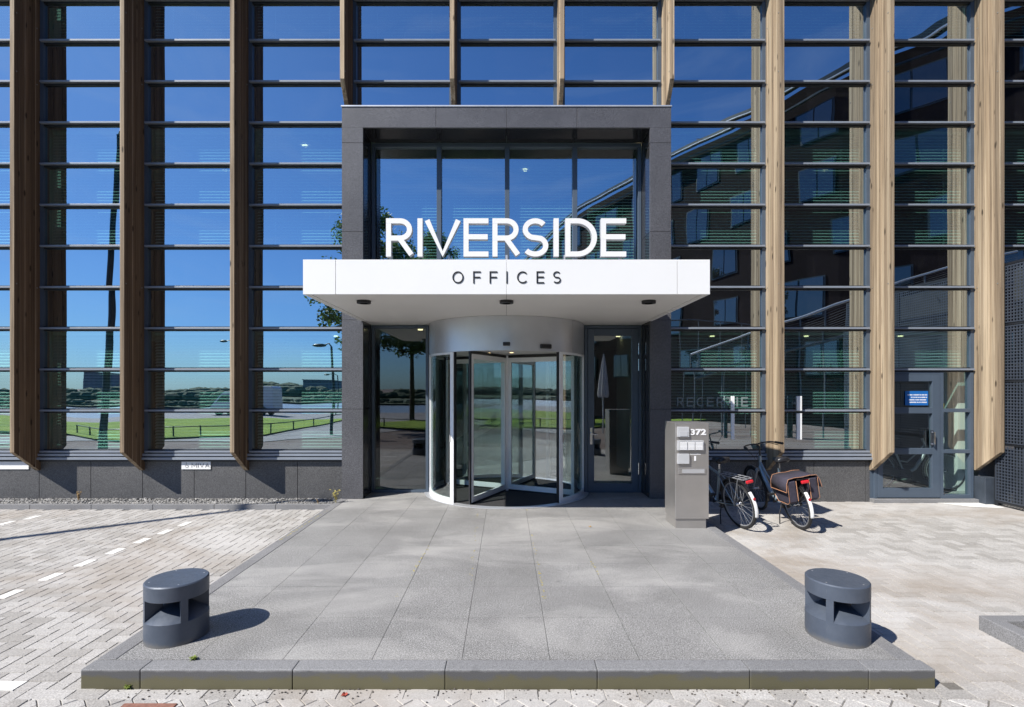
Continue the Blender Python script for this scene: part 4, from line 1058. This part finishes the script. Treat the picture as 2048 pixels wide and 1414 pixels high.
def bicycle(loc, heading, lean, label, paint, lowstep=True, pannier=False, basket=False, steer=0):
    rt = empty('bicycle', loc); rt.rotation_mode = 'XYZ'
    rt.matrix_world = Matrix.Translation(loc) @ Matrix.Rotation(-R_(heading), 4, 'Z') @ Matrix.Rotation(-R_(lean), 4, 'Y')
    tag(rt, label, 'bicycle', 'bicycles parked by the entrance')
    wheel(rt, 0, 'rear_wheel'); wheel(rt, WBs, 'front_wheel')
    bb = V((0, .47, .29)); st_ = V((0, .29, .80)); hl = V((0, .86, .73)); hu = V((0, .80, .92)); ax = V((0, WBs, WRr))
    f = MB()
    f.tube(bb, st_, .017, 12); f.tube(hl, hu, .021, 12)
    if lowstep:
        f.path([hl+V((0,-.005,.02)), V((0,.78,.58)), V((0,.64,.38)), bb], .031, 12)
        f.path([hl+V((0,-.02,.10)), V((0,.70,.66)), V((0,.52,.50)), V((0,.41,.52))], .014, 10)
    else:
        f.tube(hl+V((0,0,.02)), bb, .026, 12); f.tube(hu-V((0,0,.04)), V((0,.33,.72)), .020, 12)
    for s_ in (-1, 1):
        f.path([bb+V((s_*.03,-.02,0)), V((s_*.055,.24,.315)), V((s_*.058,0,WRr))], .010, 8)
        f.path([V((s_*.02,.31,.72)), V((s_*.05,.2,.6)), V((s_*.058,0,WRr))], .008, 8)
    fo = f.build('frame', paint, rt, smooth=40, local=True)
    fk_ = MB()
    for s_ in (-1, 1): fk_.path([V((s_*.035,.875,.70)), V((s_*.05,.93,.60)), V((s_*.052,1.06,.42)), V((s_*.052,WBs,WRr))], [.014,.013,.010,.009], 8)
    fk_.box(-.045, .045, .86, .90, .69, .72); fk_.build('fork', M['bike_silver'], rt, smooth=40, local=True)
    hb = MB(); hb.path([hu, hu+V((0,-.03,.13)), hu+V((0,.04,.17))], .012, 10)
    c = hu+V((0,.04,.17))
    for s_ in (-1, 1):
        hb.path([c, c+V((s_*.10,.03,.005)), c+V((s_*.19,-.03,.01)), c+V((s_*.235,-.12,.0))], .011, 8)
    ho = hb.build('handlebar', M['bike_black'], rt, smooth=40, local=True)
    for s_ in (-1, 1):
        gp = MB(); a = c+V((s_*.232,-.11,.002)); gp.tube(a, a+V((s_*.035,-.14,-.01)), .018, 10); gp.build('grip', M['rubber'], ho, smooth=40, local=True)
        gp = MB(); gp.path([c+V((s_*.18,.02,-.005)), c+V((s_*.215,-.02,-.02)), c+V((s_*.25,-.14,-.04))], .006, 6); gp.build('brake_lever', M['bike_black'], ho, smooth=40, local=True)
    cb = MB()
    cb.path([c+V((.2,0,0)), c+V((.16,.12,-.05)), c+V((.02,.13,-.2)), V((.02,.84,.60))], .0035, 6); cb.path([c+V((-.2,0,0)), c+V((-.14,.14,-.02)), c+V((-.02,.11,-.22)), V((-.02,.9,.6))], .0035, 6)
    cb.build('brake_cable', M['black'], rt, smooth=40, local=True)
    sd = MB(); z0 = .925; rows = [(-.14,.07,.03),(-.12,.095,.048),(-.06,.095,.05),(0,.065,.045),(.06,.036,.036),(.12,.026,.028),(.15,.014,.018)]
    vs = []; m_ = 10
    for (dy, w_, h_) in rows:
        for k in range(m_):
            a = 2*pi*k/m_; vs.append((w_*cos(a), .255+dy, z0+h_*max(-.7, sin(a))*1.1+(.012 if dy < -.08 else 0)))
    fs = [(i*m_+k, i*m_+(k+1)%m_, (i+1)*m_+(k+1)%m_, (i+1)*m_+k) for i in range(len(rows)-1) for k in range(m_)]+[tuple(range(m_))[::-1], tuple(range((len(rows)-1)*m_, len(rows)*m_))]
    sd.add(vs, fs); so_ = sd.build('saddle', M['leather'], rt, smooth=60, local=True)
    MB().tube(st_, (0,.262,.915), .013, 10).build('seat_post', M['chrome'], rt, smooth=40, local=True)
    fender(rt, 0, 15, 197, M['bike_black'], 142, M['alu_white']); fender(rt, WBs, 25, 200, M['bike_black'])
    rk_ = MB(); zr = .745
    for s_ in (-1, 1):
        rk_.path([V((s_*.05,.28,zr)), V((s_*.07,.2,zr)), V((s_*.07,-.26,zr)), V((s_*.04,-.29,zr))], .006, 6)
        rk_.tube((s_*.07,.0,zr), (s_*.065,.0,WRr), .005, 6); rk_.tube((s_*.07,-.18,zr), (s_*.065,.0,WRr), .005, 6)
    for y in (-.285, -.18, -.08, .02, .12, .2): rk_.tube((-.07,y,zr), (.07,y,zr), .005, 6)
    rk_.tube((0,-.28,zr), (0,.2,zr), .005, 6); rk_.build('luggage_rack', M['bike_black'] if pannier else M['bike_silver'], rt, smooth=40, local=True)
    MB().box(-.05, .05, -.335, -.30, .695, .735).build('rear_light', M['red'], rt, local=True, bevel=.01)
    rf = MB(); rf.tube((0,-.352,.49), (0,-.362,.488), .018, 14); rf.build('reflector', M['red'], rt, local=True)
    ch = MB(); ch.tube((.052,.47,.29), (.064,.47,.29), .085, 28); ch.prism([(.47,.375),(.0,.39),(-.03,.345),(0,.305),(.47,.205)], lambda p, a: (a, p[0], p[1]), .045, .068)
    ch.build('chain_case', M['bike_black'], rt, smooth=30, local=True)
    cr = MB(); cr.tube((-.07,.47,.29), (.085,.47,.29), .014, 12); cr.tube((.085,.47,.29), (.085,.56,.15), .009, 8); cr.tube((-.075,.47,.29), (-.075,.38,.43), .009, 8)
    cr.box(.09,.18,.525,.595,.14,.162); cr.box(-.17,-.08,.345,.415,.42,.442); cr.build('pedal', M['bike_black'], rt, smooth=30, local=True)
    ks = MB(); ks.path([(-.03,.33,.29), (-.10,.30,.16), (-.04-.345*math.tan(R_(lean))*.3-.08,.27,.012)], .008, 8); ks.build('kickstand', M['bike_black'], rt, smooth=40, local=True)
    hl_ = MB(); hl_.lathe([(0,0),(.03,0),(.034,.045),(0,.05)], (0,0,0), 18); o = hl_.build('headlight', M['clear'], rt, smooth=40, local=True); o.location = (0,.93,.66); o.rotation_euler = (-pi/2, 0, 0)
    if pannier:
        pn = MB()
        for s_ in (-1, 1):
            pn.prism([(.10,.74),(-.26,.74),(-.24,.46),(-.19,.42),(.05,.42),(.12,.50)], lambda p, a: (a, p[0], p[1]), s_*.085, s_*.20)
        pn.build('pannier_bag', M['bag'], rt, local=True, bevel=.02)
        fl = MB(); vs = []
        prof_ = [(-.235,.60),(-.222,.70),(-.19,.765),(-.10,.775),(0,.768),(.10,.775),(.19,.765),(.222,.70),(.235,.60)]
        for y in (-.27,-.08,.13):
            for (x, z) in prof_: vs.append((x, y, z+(.006 if y == -.1 else 0)))
        n_ = len(prof_); fl.add(vs, [(j_*n_+i, j_*n_+i+1, (j_+1)*n_+i+1, (j_+1)*n_+i) for j_ in range(2) for i in range(n_-1)])
        fo_ = fl.build('pannier_flap', M['bag'], rt, smooth=60, local=True, fix=False); q_ = fo_.modifiers.new('thickness', 'SOLIDIFY'); q_.thickness = .006
        pp_ = MB(); 
        for y in (-.272,.132): pp_.path([(x, y, z+.004) for x, z in prof_], .0032, 6)
        for s_ in (-1, 1):
            pp_.path([(s_*.237,-.27,.60),(s_*.237,.13,.60)], .004, 6)
            pp_.path([(s_*.202,-.262,.73),(s_*.202,-.242,.46),(s_*.202,-.19,.42),(s_*.202,.05,.42),(s_*.202,.12,.50)], .0038, 6)
            pp_.path([(s_*.087,-.264,.73),(s_*.087,-.244,.46)], .005, 6)
        pp_.build('piping', M['orange'], fo_, local=True, smooth=60)
    if basket:
        bk = MB(); cc = V((0, 1.0, .84))
        for k in range(5):
            z = .74+k*.06; w_ = .13+.012*k; d_ = .10+.01*k
            bk.path([(w_*cos(t*pi/8), cc.y+d_*sin(t*pi/8), z) for t in range(16)], .004, 5, closed=True)
        for t in range(16):
            bk.tube((.13*cos(t*pi/8), cc.y+.10*sin(t*pi/8), .74), (.178*cos(t*pi/8), cc.y+.14*sin(t*pi/8), .98), .003, 4)
            if t < 8: bk.tube((.13*cos(t*pi/8), cc.y+.1*sin(t*pi/8), .74), (-.13*cos(t*pi/8), cc.y-.1*sin(t*pi/8), .74), .003, 4)
        bk.build('basket', M['bike_black'], rt, local=True, fix=False)
    return rt
def bl(px, Y): return (X_(px, Y), Y, GZ)
bicycle(bl(1484.5, 7.06), -13, 11, 'silver blue bicycle with bare luggage rack, half hidden behind the steel column', M['bike_blue'], False, basket=True)
bicycle(bl(1601, 7.02), 0, 10, 'blue step-through bicycle carrying dark panniers with orange piping', M['bike_blue'], True, pannier=True)
bk3 = bicycle((X_(1752, 9.2), 9.16, 0), 96, 6, 'black bicycle behind the glass of the side door', M['bike_silver'], True)
# ================================================================== THE WORLD BEHIND THE CAMERA (seen in the glass)
M['pole'] = simple('dark_pole_paint', (.02,.035,.045), .4, .3, .1, 3)
M['pole_g'] = simple('grey_pole_paint', (.12,.13,.14), .5, .3, .1, 3)
pt = RP(237, 268, 14.5); pbm = RP(178, 905, 14.6)
lp = empty('lamp_post', (-11.55, 3.0, GZ), 'tall dark leaning lamp post beside the parking bays, reflected in the left windows', 'lamp post')
b0 = V((-11.5, 2.9, GZ)); b1 = RP(236, 272, 14.5)
MB().tube(b0, b0+(b1-b0)*.12, .13, 16, .10).build('base', M['pole'], lp, smooth=50)
MB().tube(b0+(b1-b0)*.12, b1, .095, 16, .06).build('pole', M['pole'], lp, smooth=50)
MB().path([b1-V((0,0,.06)), b1+V((.05,0,.08)), b1+V((.2,0,.10)), b1+V((.35,0,.09))], .045, 10).build('arm', M['pole'], lp, smooth=50)
MB().blob(b1+V((.5,0,.08)), .25, 1, .5, .3, 14, 8).build('lamp_head', M['pole'], lp, smooth=60)
def lantern(p, h, label, arm=1.2):
    rt = empty('lamp_post', p, label, 'lamp post', 'slim lamp posts along the riverside lawn')
    MB().tube((0,0,0), (0,0,h), .07, 10, .045).build('pole', M['pole'], rt, smooth=50, local=True)
    MB().path([(0,0,h), (-arm*.4,0,h+.15), (-arm,0,h+.1)], .03, 6).build('arm', M['pole'], rt, smooth=50, local=True)
    MB().blob((-arm-.25,0,h+.06), .3, 1, .5, .3, 10, 6).build('lamp_head', M['pole'], rt, smooth=60, local=True)
def rg(px, py, z=-.1): return tuple(RG(px, py, z))
p = RG(664, 872); lantern((p.x, p.y, -.12), Z_(690, 17.5-p.y)+.12, 'slim lamp post beside the path, reflected beside the portal', .25)
p = V((X_(474, 40), 17.5-40, -.7)); lantern(tuple(p), Z_(690, 40)+.7, 'slim lamp post near the van, its head reflected left of the third fin', .9)
p = V((X_(672, 48), 17.5-48, -.7)); lantern(tuple(p), Z_(756, 48)+.7, 'small distant lamp post by the quay road', .8)
p = V((X_(960, 30), 17.5-30, -.12)); lantern(tuple(p), Z_(705, 30)+.12, 'lamp post on the middle lawn, reflected in the revolving door', .5)
# knee rail round the lawns
def knee_rail(pts, label):
    rt = empty('knee_rail', (pts[0].x, pts[0].y, GZ), label, 'fence', 'low rail fences round the lawns')
    L2 = 0; ra_ = MB()
    ra_.path([(q_.x, q_.y-.5, .33) for q_ in pts], .022, 6); ra_.build('rail', M['pole'], rt, smooth=50)
    for a, b in zip(pts[:-1], pts[1:]):
        n = max(1, int((b-a).length/1.6))
        for i in range(n):
            q_ = a+(b-a)*i/n; MB().tube((q_.x, q_.y-.5, GZ), (q_.x, q_.y-.5, .36), .03, 6).build('post', M['pole'], rt, smooth=50)
knee_rail(edge[1:], 'low dark rail fence along the left lawn'); knee_rail(edge2, 'low dark rail fence along the middle lawn')
# trees
def leaf_mat(name, a, b):
    m, n, bs, o = newmat(name); ge = N(n, 'ShaderNodeNewGeometry')
    n.links.new(ramp(n, ge.outputs['Random Per Island'], [(0, a), (1, b)]), bs.inputs['Base Color']); bs.inputs['Roughness'].default_value = .6
    tr = N(n, 'ShaderNodeBsdfTranslucent'); tr.inputs['Color'].default_value = tuple(x*1.6 for x in b)+(1,)
    mx = N(n, 'ShaderNodeMixShader'); mx.inputs[0].default_value = .3; n.links.new(bs.outputs[0], mx.inputs[1]); n.links.new(tr.outputs[0], mx.inputs[2]); n.links.new(mx.outputs[0], o.inputs['Surface']); return m
M['leaf'] = leaf_mat('tree_leaves', (.025,.06,.012), (.08,.14,.03)); M['bark'] = simple('bark', (.09,.07,.055), .9, 0, .4, 12, .6, 40)
def tree(loc, h, crown_z, rx, label, n=9000, seed=1, ls=.11):
    rr = random.Random(seed); rt = empty('tree', loc, label, 'tree', 'trees along the riverside lawn')
    tk = MB(); tk.tube((0,0,0), (0,0,crown_z), .16, 10, .11); tk.tube((0,0,crown_z), (.1,.05,h*.85), .11, 8, .03)
    clumps = []
    for i in range(34):
        a = rr.uniform(0, 2*pi); zf = rr.uniform(0, 1); z = crown_z+(h-crown_z)*zf; env = rx*(sin(pi*min(1, zf*.86+.12))**.6); q_ = rr.uniform(.35, 1)*env
        c_ = V((cos(a)*q_, sin(a)*q_, z)); clumps.append((c_, rr.uniform(.35, .75)*rx*.45))
        tk.tube((0, 0, crown_z+(z-crown_z)*.5), c_, .04, 5, .012)
    tk.build('trunk', M['bark'], rt, smooth=50, local=True, fix=False)
    lv = MB()
    for i in range(n):
        c_, cr_ = rr.choice(clumps); d = V((rr.gauss(0,1), rr.gauss(0,1), rr.gauss(0,.8))); d = d.normalized()*cr_*rr.uniform(.3, 1.15); p = c_+d
        u_ = V((rr.gauss(0,1), rr.gauss(0,1), rr.gauss(0,.6))).normalized(); w_ = u_.cross(V((rr.gauss(0,1), rr.gauss(0,1), rr.gauss(0,1)))).normalized(); s_ = ls*rr.uniform(.6, 1.2)
        lv.add([p-u_*s_, p+w_*s_*.45, p+u_*s_, p-w_*s_*.45], [(0,1,2,3)])
    lv.build('crown', M['leaf'], rt, local=True, fix=False)
D1 = 25.0
tree((X_(735, D1), 17.5-D1, -.12), Z_(425, D1)+.12, Z_(690, D1)+.12, 2.5, 'leafy street tree reflected beside and inside the portal window', 13000, 2)
tree((X_(866, 34), 17.5-34, -.5), Z_(470, 34)+.5, Z_(700, 34)+.5, 2.0, 'smaller leafy tree standing behind the middle lawn', 8000, 5)
tree((X_(820, 30), 17.5-30, -.12), Z_(520, 30)+.12, Z_(705, 30)+.12, 1.6, 'young tree beside the path left of the middle lawn', 6000, 9)
# parked van
vn = empty('parked_van', (-23.8, 17.5-47, -.7), 'white delivery van parked on the quay road, reflected in the left windows', 'van')
van_p = [(-2.75,.45),(-2.8,1.0),(-2.55,1.35),(-1.85,2.2),(-1.5,2.45),(2.6,2.5),(2.7,2.35),(2.72,.45)]
M['van'] = simple('van_paint', (.62,.64,.66), .25, 0, .02, 2, coat=.5)
MB().prism(van_p, lambda p, a: (p[0], a, p[1]), -.98, .98).build('body', M['van'], vn, local=True, bevel=.06)
vw = MB(); 
for s_ in (-1, 1): vw.prism([(-2.2,1.45),(-1.75,2.1),(-1.0,2.15),(-1.0,1.45)], lambda p, a: (p[0], a, p[1]), s_*.975, s_*.99)
vw.add([(-2.5,-.85,1.42),(-2.5,.85,1.42),(-1.9,.75,2.16),(-1.9,-.75,2.16)], [(0,1,2,3)]); 
vw.build('window', M['gasket'], vn, local=True)
for x in (-1.8, 1.7):
    for s_ in (-1, 1): MB().tube((x, s_*.8, .35), (x, s_*1.0, .35), .36, 20).build('wheel', M['rubber'], vn, local=True)
# far buildings
M['tower'] = simple('tower_wall', (.17,.20,.25), .8, 0, .1, .05); M['tower_w'] = simple('tower_glass', (.06,.09,.13), .3, 0, .1, .05)
def block(name, px0, px1, ptop, D, label, floors, bays, dep=20, mat='tower', zb=-3.5):
    x0, x1, z1 = X_(px0, D), X_(px1, D), Z_(ptop, D); y = 17.5-D
    rt = empty(name, ((x0+x1)/2, y-dep/2, zb), label, 'building')
    MB().box(x0, x1, y-dep, y, zb, z1).build('wall', M[mat], rt)
    MB().box(x0-.4, x1+.4, y-dep-.4, y+.4, z1+.01, z1+(z1-zb)*.03+.3).build('roof', M['tower_w'], rt)
    for j in range(floors):
        for i in range(bays):
            a = x0+(x1-x0)*(i+.18)/bays; b = x0+(x1-x0)*(i+.82)/bays; c_ = zb+(z1-zb)*(j+.35)/floors; d_ = zb+(z1-zb)*(j+.8)/floors
            MB().box(a, b, y+.02, y+.12, c_, d_).build('window', M['tower_w'], rt)
    return rt
block('tower_block', 170, 228, 752, 900, 'grey residential tower on the far bank, reflected between the first two fins', 8, 6, 30)
block('office_block', 600, 668, 768, 420, 'long low glass office on the far bank, reflected beside the portal', 3, 9, 20)
block('apartment_block', 232, 252, 768, 800, 'lower wing beside the grey residential tower', 5, 3, 20)
block('warehouse', 905, 1040, 757, 380, 'wide dark warehouse on the far bank, reflected in the revolving door', 2, 8, 20, 'far_land')
# far trees: a wood that reads as one mass
fw = MB(); rr = random.Random(11)
for i in range(1500):
    x = rr.uniform(-420, 300); D = rr.uniform(276, 300); h = rr.uniform(2.6, 5.2)+1.5*sin(x*.03); c_ = V((x, 17.5-D, -3.4+h*.45))
    fw.blob(c_, h*.55, rr.uniform(1, 1.9), 1, rr.uniform(.7, 1), 7, 5)
for i in range(900):
    x = rr.uniform(-200, 150); D = rr.uniform(186, 200); h = rr.uniform(.8, 2.4)*(1 if sin(x*.11+2) > -.2 else .5)
    fw.blob((x, 17.5-D, -3.4+h*.45), h*.55, rr.uniform(1, 2.2), 1, rr.uniform(.6, 1), 6, 4)
for i in range(900):
    x = rr.uniform(-800, 600); D = rr.uniform(460, 520); h = rr.uniform(4, 8)+2.5*sin(x*.017)
    fw.blob((x, 17.5-D, -3.4+h*.45), h*.6, rr.uniform(1, 2.2), 1, rr.uniform(.6, 1), 6, 4)
tag(fw.build('distant_trees', simple('distant_foliage', (.05,.085,.05), .9, 0, .5, .35), None, fix=False), 'far off line of trees on the opposite river bank', kind='stuff')
# ------------------------------------------------------------------ curved dark building behind the camera on the right
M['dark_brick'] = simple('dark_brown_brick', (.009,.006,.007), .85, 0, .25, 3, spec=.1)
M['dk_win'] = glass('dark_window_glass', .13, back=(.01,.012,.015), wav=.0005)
cv = [(1.5,-44),(4.2,-32),(7.0,-22.5),(10.2,-15.5),(13.2,-9.6),(15.4,-6.3),(17.8,-3.6),(19.6,-1.2),(23,3.0)]
CBd = empty('curved_building', (14, -12, -.12), 'dark brown curved building behind the camera, reflected in the right hand windows', 'building')
wl_ = MB(); H1 = 16.3
vs = [(x, y, z) for (x, y) in cv for z in (-.3, H1)]+[(x+14, y-3, z) for (x, y) in cv for z in (-.3, H1)]; n_ = len(cv)
fs = [(2*i, 2*i+2, 2*i+3, 2*i+1) for i in range(n_-1)]+[(2*n_+2*i, 2*n_+2*i+1, 2*n_+2*i+3, 2*n_+2*i+2) for i in range(n_-1)]+[(2*i+1, 2*i+3, 2*n_+2*i+3, 2*n_+2*i+1) for i in range(n_-1)]
fs += [(0, 1, 2*n_+1, 2*n_), (2*n_-2, 4*n_-2, 4*n_-1, 2*n_-1)]
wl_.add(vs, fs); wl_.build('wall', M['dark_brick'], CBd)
def along(s_):     # point and tangent at arc length s_
    for a, b in zip(cv[:-1], cv[1:]):
        a = V(a); b = V(b); l = (b-a).length
        if s_ <= l: return a+(b-a)*s_/l, (b-a)/l
        s_ -= l
    return V(cv[-1]), (V(cv[-1])-V(cv[-2])).normalized()
tot = sum((V(b)-V(a)).length for a, b in zip(cv[:-1], cv[1:]))
def facing(mb, s_, w_, z0, z1, out, th):
    p, t = along(s_); nrm = V((-t.y, t.x)); c_ = p+nrm*out; ang = atan2(t.y, t.x)
    mb.obox((c_.x, c_.y, (z0+z1)/2), (w_, th, z1-z0), Matrix.Rotation(ang, 3, 'Z'))
re = MB()
pts = [along(tot*i/60) for i in range(61)]
re.path([(p.x-t.y*.55, p.y+t.x*.55, H1+.05) for p, t in pts], .20, 6)
re.path([(p.x-t.y*.45, p.y+t.x*.45, H1-.75) for p, t in pts], .07, 6)
re.build('roof_edge', M['pole'], CBd, smooth=50)
re2 = MB(); re2.path([(p.x-t.y*.80, p.y+t.x*.80, H1-.12) for p, t in pts], .045, 6); re2.build('gutter', M['alu'], CBd, smooth=50)
rr = random.Random(4)
for fl_ in range(5):
    z0 = 2.7+fl_*2.75; s_ = 4+rr.uniform(0, 2)
    while s_ < tot-2:
        w_ = rr.choice((1.5, 1.5, 2.4)); fmx = MB()
        for q0, q1, u0, u1 in ((0, 1, 0, .08), (0, 1, .92, 1), (0, .04, .08, .92), (.96, 1, .08, .92), (.48, .52, .08, .92)): pass
        facing(fmx, s_, w_+.14, z0-.07, z0+1.62, .02, .05); fo = fmx.build('window', M['pole'], CBd)
        gm_ = MB(); facing(gm_, s_-w_*.255, w_*.47, z0, z0+1.55, .06, .03); facing(gm_, s_+w_*.255, w_*.47, z0, z0+1.55, .06, .03); gm_.build('pane', M['dk_win'], fo)
        s_ += w_+rr.uniform(1.1, 2.6)
# external stair / ramp with mesh balustrade in front of it
rmp = empty('ramp_railing', (13, -4, GZ), 'metal ramp with pale handrail and wire balustrade, reflected in the right hand windows', 'railing')
pts = [RP(1385, 706, 22), RP(1500, 662, 21), RP(1600, 632, 20), RP(1700, 600, 19.4), RP(1800, 568, 19), RP(1900, 536, 18.6), RP(2040, 500, 18)]
MB().path(pts, .045, 8).build('handrail', M['alu'], rmp, smooth=50)
MB().path([p-V((0,0,1.15)) for p in pts], .07, 6).build('ramp_edge', M['pole_g'], rmp, smooth=50)
wr = MB()
for k in range(1, 14): wr.path([p-V((0,0,.08*k)) for p in pts], .006, 4)
wr.build('wire_mesh', M['pole_g'], rmp, fix=False)
ps_ = MB()
for a, b in zip(pts[:-1], pts[1:]):
    for t in (0, .5): q_ = a+(b-a)*t; MB().tube((q_.x, q_.y, GZ), q_, .035, 6).build('post', M['pole_g'], rmp, smooth=50)
gl_ = empty('gallery_railing', (9, -8, GZ), 'level pale metal railing with slim posts, reflected right of the portal', 'railing')
pts = [RP(1290, 636, 25), RP(1400, 641, 25), RP(1530, 650, 25.5), RP(1640, 664, 26)]
MB().path(pts, .035, 8).build('handrail', M['pole_g'], gl_, smooth=50)
for a, b in zip(pts[:-1], pts[1:]):
    for t in (0, .34, .67): q_ = a+(b-a)*t; MB().tube((q_.x, q_.y, GZ), q_, .022, 6).build('post', M['pole_g'], gl_, smooth=50)
# closed white parasol reflected in the hinged door
D = 22; pa = empty('parasol', (X_(1212, D), 17.5-D, -.12), 'closed white parasol on the pavement, reflected in the hinged glass door', 'parasol')
MB().tube((0,0,0), (0,0,3.4), .03, 8).build('pole', M['alu'], pa, local=True)
um = MB(); n_ = 16; vs = []
for (z, r_) in ((1.55,.20),(1.7,.23),(2.4,.17),(3.0,.09),(3.45,.02)):
    for i in range(n_): a = 2*pi*i/n_; q_ = r_*(1 if i % 2 else .62); vs.append((q_*cos(a), q_*sin(a), z))
um.add(vs, [(j_*n_+i, j_*n_+(i+1)%n_, (j_+1)*n_+(i+1)%n_, (j_+1)*n_+i) for j_ in range(4) for i in range(n_)]+[tuple(range(n_))]); um.build('canopy', M['letter'], pa, local=True)
